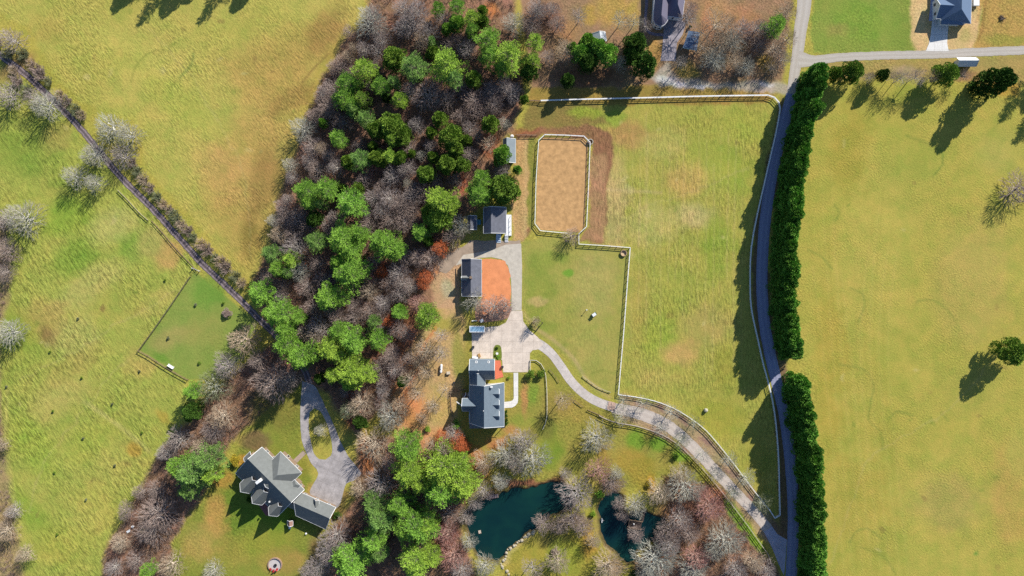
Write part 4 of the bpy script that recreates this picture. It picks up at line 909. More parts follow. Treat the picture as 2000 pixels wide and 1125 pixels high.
for k, (x, y, a, lb) in enumerate(((529, 1111, 2.3, "leftmost red chair at the round fire pit"), (535, 1113.5, 1.8, "middle red chair at the lower edge of the round fire pit"), (542, 1111, 1.0, "rightmost red chair at the round fire pit"))):
    t = thing("chair", lb, "chair", wp(x, y)); c_ = wp(x, y, .14); M_red = plain("red_paint", (190, 60, 60), .6, .1, 2, .3) if k == 0 else M_red
    MB().box(c_ + Vector((0, 0, .4)), (.8, .8, .08), a).build("seat", M_red, t)
    MB().box(c_ + Vector((math.cos(a + math.pi), math.sin(a + math.pi), 0)) * .4 + Vector((0, 0, .75)), (.1, .8, .75), a).build("backrest", M_red, t)
    for q1 in (.8, 2.4, 3.9, 5.5): MB().beam(c_ + Vector((math.cos(a + q1), math.sin(a + q1), 0)) * .45, c_ + Vector((math.cos(a + q1), math.sin(a + q1), 0)) * .45 + Vector((0, 0, .38)), .08, .08).build("leg", M_red, t)
# play house on lawn
ph = thing("playhouse", "small brown wooden playhouse on the shaded lawn behind the pale grey house", "playhouse", wp(566, 1023))
roof_piece(ph, [(561, 1017), (562, 1027), (572, 1027), (572, 1017)], 1.9, 2.8, plain("brown_roof", (168, 132, 120), .9, .1, 3, .2), M_wood, t=.5, over=.15)
MB().box(wp(566, 1030.5, .5), (.9, 1.0, .12)).build("slide", M_trim, ph)
lump("garden_ball", "small white garden globe on the shaded lawn near the garage wing", "globe", 598, 1042, .4, .6, M_trim)
for x, y, lb in ((252, 1037, "white box half hidden in the dark trees at lower left"), (260, 1028, "tiny pale box above the white box in the lower left trees")):
    box_thing("utility_box", lb, "box", x, y, (1.2 if x < 255 else .7, .8, .6), M_bluew, rz=.5)
# docks
dkk = thing("dock", "dark wooden pond dock with railing and one white chair", "dock", wp(1240, 1023))
da = math.radians(-9)
def dv(x, y, z): c = wp(1240, 1023, 0); return c + Vector((x * math.cos(da) - y * math.sin(da), x * math.sin(da) + y * math.cos(da), z))
for i in range(11): pass
pk = MB()
for i in range(16): pk.box(dv(-2.4 + i * .32, 0, .25), (.28, 2.9, .1), da)
DP = pk.build("deck", M_dwood, dkk); rl = MB()
for a, b in (((-2.6, -1.5), (2.6, -1.5)), ((-2.6, 1.5), (2.6, 1.5)), ((-2.6, -1.5), (-2.6, 1.5))):
    rl.beam(dv(*a, 1.2), dv(*b, 1.2), .16, .1); rl.beam(dv(*a, .75), dv(*b, .75), .06, .1)
rl.build("railing", M_wood, dkk)
for x, y in ((-2.6, -1.5), (0, -1.5), (2.6, -1.5), (-2.6, 1.5), (0, 1.5), (2.6, 1.5)): MB().beam(dv(x, y, -2), dv(x, y, 1.25), .16, .16).build("post", M_wood, dkk)
MB().beam(dv(2.6, 1.4, .25), dv(2.8, 5.2, .15), 1.0, .12).build("gangway", M_dwood, dkk)
t = thing("chair", "small white chair standing on the dark pond dock", "chair", dv(-.6, 0, .3))
MB().box(dv(-.6, 0, .7), (.5, .5, .08), .3).build("seat", M_trim, t); MB().box(dv(-.6, .25, 1.0), (.5, .08, .6), .1).build("backrest", M_trim, t)
for q1 in (-.2, .2):
    for q2 in (-.2, .2): MB().beam(dv(-.6 + q1, q2, .3), dv(-.6 + q1, q2, .68), .05, .05).build("leg", M_trim, t)
d2 = thing("dock", "small grey dock on the upper shore of the larger pond", "dock", wp(964, 969))
pk = MB()
for i in range(9): pk.box(wp(957 + i * 1.95, 970.5 - i * .3, .1), (.34, 1.5, .1), .12)
pk.build("deck", plain("grey_boards", (150, 132, 132), .9, .15, 3, .2), d2)
for x, y in ((957, 967), (957, 973), (972.5, 964), (972.5, 971)): MB().beam(wp(x, y, -2), wp(x, y, .35), .14, .14).build("post", M_dwood, d2)
MB().beam(wp(973, 971, 1.0), wp(974, 960, 1.0), .1, .1).build("handrail", M_wood, d2)
fl_ = thing("swim_float", "little pale wooden float on the open water of the larger pond", "float", wp(937, 1039, -.4))
MB().box(wp(937, 1039, -.33), (1.0, 1.2, .22), .2).build("platform", plain("pale_boards", (214, 196, 178), .9, .1, 3, .2), fl_)
MB().tube(wp(939, 1041, -.4), wp(939, 1041, .3), .06).build("post", M_dwood, fl_)
# heron at the bank: one continuous body
hb = thing("heron", "white wading bird with open wings at the edge of the smaller pond", "bird", wp(1176, 1016, -.35))
c_ = wp(1176, 1016, 0)
mb = MB(); secs = [((-.45, 0, .05), .02), ((-.25, 0, .1), .10), ((0, 0, .14), .15), ((.2, 0, .22), .12), ((.32, 0, .42), .05), ((.36, 0, .62), .04), ((.46, 0, .68), .055), ((.7, 0, .66), .01)]
for (a, ra), (b, rb_) in zip(secs[:-1], secs[1:]): mb.tube(c_ + Vector(a), c_ + Vector(b), ra, rb_, 8, False)
for sy in (-1, 1):
    mb.poly([c_ + Vector((.15, sy * .1, .2)), c_ + Vector((.1, sy * .75, .34)), c_ + Vector((-.25, sy * .95, .3)), c_ + Vector((-.2, sy * .1, .18))])
    mb.tube(c_ + Vector((0, sy * .05, .06)), c_ + Vector((0, sy * .06, -.5)), .012, n=5)
mb.build("body", M_trim, hb)
# leaf pile / brush heap in northeast lot
bh = thing("brush_heap", "small heap of cut branches on the northeast grass lot", "brush heap", wp(1957, 35))
mb = MB(); rr = random.Random(3)
for i in range(46):
    a = rr.uniform(0, 6.28); L_ = rr.uniform(.8, 2.6); c_ = wp(1957 + rr.gauss(0, 2), 35 + rr.gauss(0, 2), rr.uniform(.1, .6)); dd = Vector((math.cos(a), math.sin(a), rr.uniform(-.12, .3))) * L_ / 2
    mb.tube(c_ - dd * .3, c_ + dd, rr.uniform(.05, .13), .04, 5)
mb.build("branches", plain("cut_wood", (120, 108, 100), .95, .3, 4, .1), bh)

# ================================================================== FENCES
M_wf = plain("white_fence", (252, 252, 252), .6, .02, 2, .3)
M_bf = plain("brown_fence", (150, 124, 104), .9, .15, 2, .2)
M_df = plain("grey_fence", (120, 108, 96), .9, .15, 2, .2)
_post = {}
def fence(label, pts, m, h=1.35, space=3.0, smooth=True, rails=3, capw=.26, group=None, name="fence", z=0.0):
    pts = catmull(pts, 14) if smooth else [tuple(map(float, p)) for p in pts]
    w = [wp(x, y, z) for x, y in pts]
    t = thing(name, label, "fence", w[0], group)
    # resample
    P = [w[0]]; acc = 0.0
    for a, b in zip(w[:-1], w[1:]):
        L = (b - a).length; n = max(1, round(L / space)) if not smooth else 0
        if not smooth:
            for k in range(1, n + 1): P.append(lerp(a, b, k / n))
        else:
            d = space - acc
            while d <= L: P.append(lerp(a, b, d / L)); d += space
            acc = (acc + L) % space
    if (P[-1] - w[-1]).length > .5: P.append(w[-1])
    key = (m.name, h)
    if key not in _post:
        mb = MB().box((0, 0, h / 2), (.15, .15, h)); mb.box((0, 0, h + .03), (.2, .2, .06))
        me = bpy.data.meshes.new("post"); me.from_pydata([tuple(v) for v in mb.v], [], mb.f); me.materials.append(m); me.update(); _post[key] = me
    while len(P) > 98: P = P[::2] + ([P[-1]] if len(P) % 2 == 0 else [])
    for p_ in P:
        o = bpy.data.objects.new("post", _post[key]); COL.objects.link(o); o.parent = t; o.location = p_ - w[0]
    zs = [h * (k + 1) / rails - .12 for k in range(rails)]
    for zz in zs:
        mb = MB()
        for a, b in zip(P[:-1], P[1:]): mb.beam(a + Vector((0, 0, zz)), b + Vector((0, 0, zz)), .06, .15)
        mb.build("rail", m, t)
    if capw:
        mb = MB()
        for a, b in zip(P[:-1], P[1:]): mb.beam(a + Vector((0, 0, h - .015)), b + Vector((0, 0, h - .015)), capw, .045)
        mb.build("cap_rail", m, t)
    return t
F1A = [(1056, 198), (1120, 196), (1200, 194), (1280, 192), (1350, 190), (1430, 188.5), (1498, 187.5)]
F1B = [(1498, 187.5), (1508, 190), (1518, 199), (1522, 211), (1519, 230), (1513, 262), (1503, 305), (1490, 362), (1478, 415), (1469, 460), (1464, 500), (1463, 545), (1464, 590), (1469, 622), (1478, 662), (1489, 712), (1500, 752), (1509, 795), (1515, 845), (1518.5, 900), (1520, 960), (1521, 1004)]
fence("long straight white fence along the top edge of the middle meadow", F1A, M_wf, 1.45, 2.6, capw=.42)
fence("long curving white fence beside the blue grey road", F1B, M_wf, 1.45, 2.6, capw=.36)
fence("short white return fence at the lower right corner by the driveway mouth", [(1521, 1004), (1511, 1010), (1500, 993)], M_wf, 1.45, 1.5, False, capw=.36)
fence("white fence along the outer meadow side of the curved tree lined driveway", [(1500, 993), (1478, 966), (1458, 940), (1432, 905), (1404, 870), (1376, 838), (1346, 815), (1314, 796), (1280, 783), (1244, 775), (1207, 770)], M_wf, 1.35, 2.6, capw=.24)
fence("straight white fence down the right side of the fenced lawn", [(1207, 770), (1212, 710), (1218, 640), (1224, 560), (1230, 484)], M_wf, 1.35, 2.6, capw=.24)
fence("short white fence along the top of the fenced lawn", [(1230, 484), (1180, 480), (1130, 477)], M_wf, 1.35, 2.6, False, capw=.24)
fence("white fence around the sandy riding arena", [(1107, 456), (1055, 451), (1044.5, 437), (1047, 350), (1052, 275), (1064, 264), (1102, 265), (1140, 267), (1152, 279), (1149, 360), (1145, 443), (1130, 457), (1130, 477)], M_wf, 1.35, 2.6, False, capw=.24)
fence("grey brown rail fence on the inner pond side of the curved driveway", [(1170, 811), (1200, 824), (1242, 831), (1290, 847), (1322, 866), (1350, 892), (1386, 932), (1417, 970), (1455, 1020), (1487, 1065), (1500, 1083), (1504, 1100)], plain("pale_timber", (206, 190, 178), .8, .08, 2, .2), 1.4, 2.6, capw=.2)
fence("low brown rail beside the lawn above the pale round bare tree", [(1148, 800), (1164, 807), (1178, 813)], M_bf, .8, 2.2, rails=2, capw=.2)
fence("low curved white lawn fence right of the main house", [(1036, 727), (1035.5, 714), (1036, 703), (1045, 702), (1056, 709), (1065, 725), (1067.5, 750), (1068.5, 790), (1067, 822), (1060, 838)], plain("cream_rail", (232, 226, 200), .8, .05, 2, .2), .7, 2.4, rails=2, capw=.22)
fence("low pale rail on the lawn just right of the curved drive", [(1138, 735), (1150, 744), (1170, 758), (1192, 766)], plain("tan_rail", (206, 198, 166), .8, .05, 2, .2), .6, 2.4, rails=1, capw=.16)
fence("low dark edging rail left of the curved drive", [(1073, 722), (1083, 733), (1092, 748)], M_bf, .6, 2.0, rails=1, capw=.14)
fence("short brown rail under the faint bare tree left of the curved drive", [(1122, 782), (1130, 789), (1138, 794)], M_bf, .6, 2.0, rails=1, capw=.16)
fence("dark board fence on the left side of the small paddock", [(373, 541), (340, 590), (308, 636), (274, 683)], M_df, 1.3, 2.6, capw=.16)
fence("wooden post fence on the lower side of the small paddock", [(271, 684), (290, 694), (316, 711), (342, 727), (368, 741)], M_bf, 1.2, 4.2, rails=2, capw=.12)
fence("pale rail fence left of the farm track near the dusty tree shadow", [(232, 372), (252, 392), (272, 414), (290, 430)], plain("worn_rail", (190, 180, 140), .9, .1, 2, .2), .9, 3.0, rails=2, capw=.12)
fence("thin brown fence following the lower side of the farm track", [(298, 432), (320, 456), (345, 486), (370, 512), (384, 527)], M_bf, .9, 3.0, rails=2, capw=0)
fence("brown rail fence across the dirt left of the riding arena", [(1008, 264), (1028, 264.5), (1048, 265)], M_bf, 1.2, 2.2, False, capw=.16)
fence("short brown fence joining the wood to the long white fence", [(1034, 197), (1055, 198)], M_bf, 1.2, 2.0, False, capw=.16)
fence("brown yard fence left of the main house gable", [(882, 762), (911, 760)], M_bf, 1.2, 2.2, False, capw=.12)
fence("brown garden fence running down left of the main house", [(880, 762), (881, 790), (884, 812)], M_bf, 1.2, 2.2, False, capw=.12)
# gate in the track crossing
g = thing("gate", "small metal gate where the paddock fence meets the farm track", "gate", wp(381, 525))
mb = MB()
for zz in (.4, .7, 1.0, 1.25): mb.beam(wp(378, 524, 0) + Vector((0, 0, zz)), wp(390, 529, 0) + Vector((0, 0, zz)), .06, .06)
mb.build("gate_panel", M_steel, g)
for x, y in ((377.5, 523.8), (390.5, 529.2)): MB().beam(wp(x, y, 0), Vector((wp(x, y).x, wp(x, y).y, 1.5)), .22, .22).build("gate_post", M_trim, g)

# ================================================================== TREES
def prisms(P0, P1, R0, R1):
    """vectorised three sided tapered sticks"""
    d = P1 - P0; L = np.linalg.norm(d, axis=1, keepdims=True) + 1e-9; d = d / L
    t = np.where(np.abs(d[:, 2:3]) < .9, np.array([[0, 0, 1.]]), np.array([[1., 0, 0]]))
    x = np.cross(d, t); x /= np.linalg.norm(x, axis=1, keepdims=True); y = np.cross(d, x)
    n = len(P0); V = np.zeros((n, 6, 3))
    for k in range(3):
        q = 2 * math.pi * k / 3; o = x * math.cos(q) + y * math.sin(q)
        V[:, k] = P0 + o * R0[:, None]; V[:, 3 + k] = P1 + o * R1[:, None]
    b = np.arange(n)[:, None] * 6
    F = np.concatenate([b + np.array([[k, 3 + k, 3 + (k + 1) % 3, (k + 1) % 3]]) for k in range(3)])
    return V.reshape(-1, 3), F
def join(parts):
    Vs = []; Fs = []; o = 0
    for V, F in parts: Vs.append(V); Fs.append(F + o); o += len(V)
    return np.concatenate(Vs), np.concatenate(Fs)

def bare_tree_mesh(seed, style):
    """nominal crown radius 6, height 12"""
    R_ = np.random.RandomState(seed)
    N, zf, flat = {'round': (900, 2.8, 1.0), 'vase': (760, 2.2, 1.15), 'thin': (420, 5.5, .8)}[style]
    # target points fill a dome, denser toward its skin; each joins the nearest node on its way back to the fork
    az = R_.uniform(0, 2 * math.pi, N); u = R_.uniform(0, 1, N) ** .42; el = np.arcsin(R_.uniform(-.12, 1.0, N)) * flat
    lob = 1 + .16 * np.sin(az * 3 + R_.uniform(0, 6)) + .10 * np.sin(az * 7 + R_.uniform(0, 6))
    hz = 12 - zf
    T = np.stack([np.cos(az) * np.cos(el) * 6 * u * lob, np.sin(az) * np.cos(el) * 6 * u * lob, zf + np.sin(el) * hz * .95 * u], 1)
    fork = np.array([R_.uniform(-.3, .3), R_.uniform(-.3, .3), zf])
    dist = np.linalg.norm(T - fork, axis=1); T = T[np.argsort(dist)]; T = T[np.linalg.norm(T - fork, axis=1) > .9]; N = len(T)
    P = np.zeros((N + 2, 3)); par = np.full(N + 2, -1); P[0] = 0; P[1] = fork; par[1] = 0; cnt = np.zeros(N + 2); cnt[:] = 1
    for i in range(N):
        t = T[i]; o = t - fork; o /= np.linalg.norm(o); q = t - o * .8
        d = np.linalg.norm(P[1:i + 2] - q, axis=1) + (np.linalg.norm(P[1:i + 2] - fork, axis=1) > np.linalg.norm(t - fork) - .1) * 5
        j = 1 + int(np.argmin(d)); par[i + 2] = j
        m = P[j] + (t - P[j]); P[i + 2] = m + R_.normal(0, .07, 3)
    for i in range(N + 1, 1, -1): cnt[par[i]] += cnt[i]
    rad = .012 + .0175 * cnt ** .50
    A = P[par[2:]]; B_ = P[2:]; ra = np.minimum(rad[par[2:]], rad[2:] * 1.5); rb = rad[2:]
    bigm = cnt[2:] > 7
    Vt, Ft = join([prisms(P[0:1], P[1:2], np.array([.34]), np.array([.27])), prisms(A[bigm], B_[bigm], ra[bigm], rb[bigm])])
    sg = prisms(A[~bigm], B_[~bigm], ra[~bigm], rb[~bigm])
    leafy_ = np.where(cnt[2:] <= 4)[0]; k = 3
    Q = np.repeat(B_[leafy_], k, 0) ; Pa = np.repeat(A[leafy_], k, 0); f = R_.uniform(0, 1, (len(Q), 1)); T0 = Pa + (Q - Pa) * (.35 + .65 * f)
    out = T0 - fork * np.array([1, 1, .8]); out /= np.linalg.norm(out, axis=1, keepdims=True); bd = Q - Pa; bd /= np.linalg.norm(bd, axis=1, keepdims=True) + 1e-9
    D = out * .8 + bd * .5 + R_.normal(0, .30, T0.shape); D /= np.linalg.norm(D, axis=1, keepdims=True)
    tw = prisms(T0, T0 + D * R_.uniform(.5, 1.35, (len(T0), 1)), np.full(len(T0), .025), np.full(len(T0), .009))
    Vc, Fc = join([sg, tw])
    allv = np.concatenate([Vt, Vc]); rr = np.hypot(allv[:, 0], allv[:, 1]); s1 = 6 / np.percentile(rr, 97.5); s2 = 12 / np.percentile(allv[:, 2], 99.7)
    for V_ in (Vt, Vc): V_[:, 0] *= s1; V_[:, 1] *= s1; V_[:, 2] *= s2
    return np_mesh("trunk", Vt, Ft, [M_bark]), np_mesh("crown", Vc, Fc, [M_bark])

def leaf_quads(C_, D_, L, W, R_, droop=0.0):
    """quads centred on C_, long axis D_"""
    D_ = D_ / (np.linalg.norm(D_, axis=1, keepdims=True) + 1e-9)
    u = np.cross(D_, R_.normal(0, .75, D_.shape) + np.array([[.25, .35, .9]])); u /= (np.linalg.norm(u, axis=1, keepdims=True) + 1e-9)
    V_ = np.stack([C_ - u * W * .5, C_ + D_ * L * .5 - u * W * .5, C_ + D_ * L + u * W * .1, C_ + D_ * L * .4 + u * W * .5], 1)
    b = np.arange(len(C_))[:, None] * 4
    return V_.reshape(-1, 3), b + np.array([[0, 1, 2, 3]])
def pine_mesh(seed, dens=1.0):
    """nominal crown radius 5, height 18: whorls of limbs carrying sprays"""
    R_ = np.random.RandomState(seed); r = random.Random(seed)
    big = [(Vector((0, 0, 0)), Vector((r.uniform(-.3, .3), r.uniform(-.3, .3), 17)), .32, .05)]; Cs = []; Ds = []; Ls = []
    lv = 11
    for k in range(lv):
        t = k / (lv - 1); z = 4.2 + 13.4 * t
        prof = (1 - t) ** .62 * (1.0 if t > .12 else .75) + .10
        n = 6 if t < .75 else 5; ph = r.uniform(0, 6.28)
        for i in range(n):
            if r.random() < .12: continue
            a = ph + 2 * math.pi * (i + r.uniform(-.3, .3)) / n; L = 5.0 * prof * r.uniform(.45, 1.25)
            rise = .14 + .5 * t
            d = Vector((math.cos(a), math.sin(a), rise)).normalized(); s0 = Vector((0, 0, z)); e = s0 + d * L - Vector((0, 0, .22 * L * (1 - t)))
            big.append((s0, e, .07, .02)); side = Vector((-d.y, d.x, 0)).normalized()
            m = max(2, int(L * 1.35 * dens))
            for j in range(m + 1):
                f = .32 + .68 * j / m; p = s0.lerp(e, f)
                sides = (0,) if j == m else (-1, 1)
                for sg in sides:
                    wdt = (1.1 - .80 * f) * L * .34 * r.uniform(.7, 1.25)
                    q = p + side * sg * wdt + d * wdt * .5 + Vector((0, 0, r.uniform(-.1, .25)))
                    if sg: big.append((p, q, .03, .015))
                    dd = (d * .9 + side * sg * .7 + Vector((0, 0, .25))).normalized(); cr = r.uniform(.26, .42)
                    for w_ in range(20):
                        u_ = r.uniform(-.55, .55)
                        Cs.append(q + dd * u_ + Vector((r.gauss(0, cr * .6), r.gauss(0, cr * .6), r.gauss(0, cr * .4)))); Ds.append(dd + Vector((r.gauss(0, .5), r.gauss(0, .5), r.gauss(0.1, .4)))); Ls.append(r.uniform(.28, .55))
    C_ = np.array(Cs); D_ = np.array(Ds); L_ = np.array(Ls)[:, None]
    Vl, Fl = leaf_quads(C_, D_, L_, L_ * .42, R_)
    Vb, Fb = prisms(np.array([s[0] for s in big]), np.array([s[1] for s in big]), np.array([s[2] for s in big]), np.array([s[3] for s in big]))
    return np_mesh("trunk", Vb, Fb, [M_bark]), np_mesh("crown", Vl, Fl, [M_bark])
def cedar_mesh(seed, kind='round'):
    """nominal crown radius 5, height 12; dense lumpy crown; 'column' is a clipped looking screen tree"""
    R_ = np.random.RandomState(seed); Cs = []; Ds = []
    nl = 46 if kind == 'round' else 80
    for i in range(nl):
        a = R_.uniform(0, 2 * math.pi)
        if kind == 'round':
            z = R_.uniform(.22, 1) ** .9; rad = 4.1 * math.sqrt(max(.02, 1 - ((z - .42) / .60) ** 2)) * R_.uniform(.35, 1.0); z *= 10.6; lr = R_.uniform(.9, 1.75)
        else:
            z = R_.uniform(.06, .98); rad = 4.2 * (1 - .55 * z ** 1.8) * R_.uniform(.5, 1.0); z *= 11.2; lr = R_.uniform(.75, 1.35)
        c = np.array([math.cos(a) * rad, math.sin(a) * rad, z])
        n = int(150 * lr * lr) if kind == 'round' else int(170 * lr)
        nn = R_.normal(0, 1, (n, 3)); nn[:, 2] = np.abs(nn[:, 2]) * 1.1 - .35; nn /= np.linalg.norm(nn, axis=1, keepdims=True)
        Cs.append(c + nn * lr * R_.uniform(.75, 1.08, (n, 1)) * np.array([[1, 1, .8 if kind == 'round' else 1.25]]))
        out = np.array([math.cos(a), math.sin(a), 1.0]); Ds.append(nn * 1.0 + out * .5 + R_.normal(0, .4, (n, 3)))
    C_ = np.concatenate(Cs); D_ = np.concatenate(Ds); L_ = R_.uniform(.28, .62, (len(C_), 1)) * (1 if kind == 'round' else 1.15)
    Vl, Fl = leaf_quads(C_, D_, L_, L_ * .55, R_)
    Vb, Fb = prisms(np.array([[0, 0, 0.], [0, 0, 4]]), np.array([[.1, 0, 4.], [0, 0, 10.5]]), np.array([.3, .22]), np.array([.22, .05]))
    return np_mesh("trunk", Vb, Fb, [M_bark]), np_mesh("crown", Vl, Fl, [M_bark])
def leafy_mesh(seed):
    """bare-ish tree holding its dry leaves: nominal radius 6, height 12"""
    tr_, cr_ = bare_tree_mesh(seed, 'round'); R_ = np.random.RandomState(seed)
    n = len(cr_.vertices); co = np.zeros(n * 3, np.float32); cr_.vertices.foreach_get("co", co); co = co.reshape(-1, 3)
    k = R_.choice(n, 5200); Vl, Fl = leaf_quads(co[k] + R_.normal(0, .2, (5200, 3)), R_.normal(0, 1, (5200, 3)), R_.uniform(.2, .45, (5200, 1)), .22, R_)
    return tr_, np_mesh("crown", Vl, Fl, [M_bark])
def shrub_mesh(seed):
    """nominal radius 2, height 2"""
    R_ = np.random.RandomState(seed); Cs = []; Ds = []
    for i in range(16):
        a = R_.uniform(0, 6.28); rad = R_.uniform(0, 1.35); z = R_.uniform(.4, 1.5); n = 150; nn = R_.normal(0, 1, (n, 3)); nn[:, 2] = np.abs(nn[:, 2]) - .3
        nn /= np.linalg.norm(nn, axis=1, keepdims=True); Cs.append(np.array([math.cos(a) * rad, math.sin(a) * rad, z]) + nn * .55); Ds.append(nn + R_.normal(0, .4, (n, 3)))
    C_ = np.concatenate(Cs); Vl, Fl = leaf_quads(C_, np.concatenate(Ds), R_.uniform(.15, .3, (len(C_), 1)), .14, R_)
    P0 = np.zeros((7, 3)); P1 = R_.normal(0, .6, (7, 3)); P1[:, 2] = 1.4; Vb, Fb = prisms(P0, P1, np.full(7, .05), np.full(7, .02))
    return np_mesh("trunk", Vb, Fb, [M_bark]), np_mesh("crown", Vl, Fl, [M_bark])
def brush_mesh(seed):
    """leafless thicket clump: nominal radius 2, height 2.4"""
    R_ = np.random.RandomState(seed); n = 60; a = R_.uniform(0, 6.28, n); rr_ = R_.uniform(0, .6, n)
    P0 = np.stack([np.cos(a) * rr_, np.sin(a) * rr_, np.zeros(n)], 1); D = np.stack([np.cos(a) * R_.uniform(.2, 1.2, n), np.sin(a) * R_.uniform(.2, 1.2, n), R_.uniform(.9, 1.6, n)], 1)
    P1 = P0 + D * 1.3; A = prisms(P0, P1, np.full(n, .035), np.full(n, .02))
    T = np.repeat(P0, 14, 0); E = np.repeat(P1, 14, 0); f = R_.uniform(.3, 1, (len(T), 1)); Q = T + (E - T) * f
    D2 = (E - T) * .5 + R_.normal(0, .55, T.shape); D2 /= np.linalg.norm(D2, axis=1, keepdims=True)
    B_ = prisms(Q, Q + D2 * R_.uniform(.3, .8, (len(Q), 1)), np.full(len(Q), .024), np.full(len(Q), .01))
    V_, F_ = join([A, B_]); return np_mesh("branches", V_, F_, [M_bark])

def tree_mat(name, rgb, var, k=KEXP, orand=.10, hue=.03, rough=.9):
    return plain(name, rgb, rough, var, 1.2, .1, objrand=orand, huer=hue, k=k)
M_bark = tree_mat("grey_bark", (150, 138, 130), .2)
TW = {'G': tree_mat("grey_twigs", (186, 172, 166), .15), 'L': tree_mat("pale_twigs", (198, 194, 178), .14), 'P': tree_mat("purple_twigs", (182, 162, 152), .2),
      'R': tree_mat("reddish_twigs", (206, 156, 144), .15), 'T': tree_mat("tan_twigs", (206, 184, 158), .15), 'O': tree_mat("rust_leaves", (214, 120, 76), .2),
      'g': tree_mat("bright_needles", (144, 190, 74), .34), 'y': tree_mat("yellow_green_needles", (166, 200, 76), .32), 'b': tree_mat("blue_green_needles", (138, 176, 88), .32),
      'o': tree_mat("olive_foliage", (134, 166, 64), .34), 'd': tree_mat("dark_foliage", (84, 118, 46), .25), 'h': tree_mat("screen_foliage", (122, 174, 70), .45, orand=.22),
      'w': tree_mat("gold_foliage", (196, 176, 62), .2), 'e': tree_mat("sage_foliage", (150, 156, 120), .2)}
LB = {k: tree_mat(n_, c_, .1, hue=.01) for k, n_, c_ in (('G', 'grey_limbs', (222, 212, 202)), ('L', 'pale_limbs', (232, 228, 212)), ('P', 'purplish_limbs', (206, 190, 180)), ('R', 'reddish_limbs', (222, 186, 170)), ('T', 'tan_limbs', (236, 218, 194)), ('e', 'sage_limbs', (226, 226, 204)))}
LIB = {'bare': [bare_tree_mesh(11, 'round'), bare_tree_mesh(12, 'round'), bare_tree_mesh(13, 'vase'), bare_tree_mesh(14, 'vase'), bare_tree_mesh(15, 'round'), bare_tree_mesh(16, 'vase')], 'thin': [bare_tree_mesh(21, 'thin'), bare_tree_mesh(22, 'thin')],
       'pine': [pine_mesh(31), pine_mesh(32), pine_mesh(33), pine_mesh(34, .9), pine_mesh(35)], 'cedar': [cedar_mesh(41), cedar_mesh(42), cedar_mesh(43)], 'column': [cedar_mesh(51, 'column'), cedar_mesh(52, 'column'), cedar_mesh(53, 'column')],
       'leafy': [leafy_mesh(61)], 'shrub': [shrub_mesh(71), shrub_mesh(72)]}
NOM = {'bare': (6, 12), 'thin': (6, 12), 'pine': (5, 18), 'cedar': (5, 12), 'column': (5, 12), 'leafy': (6, 12), 'shrub': (2, 2)}
def plant(lib, tint, px, py, rpx, h, name, label, cat, group, zc=.62, world_base=False):
    rn = random.Random(int(px * 31 + py * 17)); me = LIB[lib][rn.randrange(len(LIB[lib]))]; nr, nh = NOM[lib]
    p_ = wp(px, py, 0) if world_base else wp(px, py, h * zc); p_.z = 0
    R_ = rpx * S * (H - h * zc) / H
    t = thing(name, label, cat, p_, group); t.rotation_euler = (0, 0, rn.uniform(0, 6.28))
    for nm, m_, mat in (("trunk", me[0], LB[tint] if lib in ('bare', 'thin') else M_bark), ("crown", me[1], TW[tint])):
        o = bpy.data.objects.new(nm, m_); COL.objects.link(o); o.parent = t; o.scale = (R_ / nr, R_ / nr, h / nh)
        o.material_slots[0].link = 'OBJECT'; o.material_slots[0].material = mat
    return t

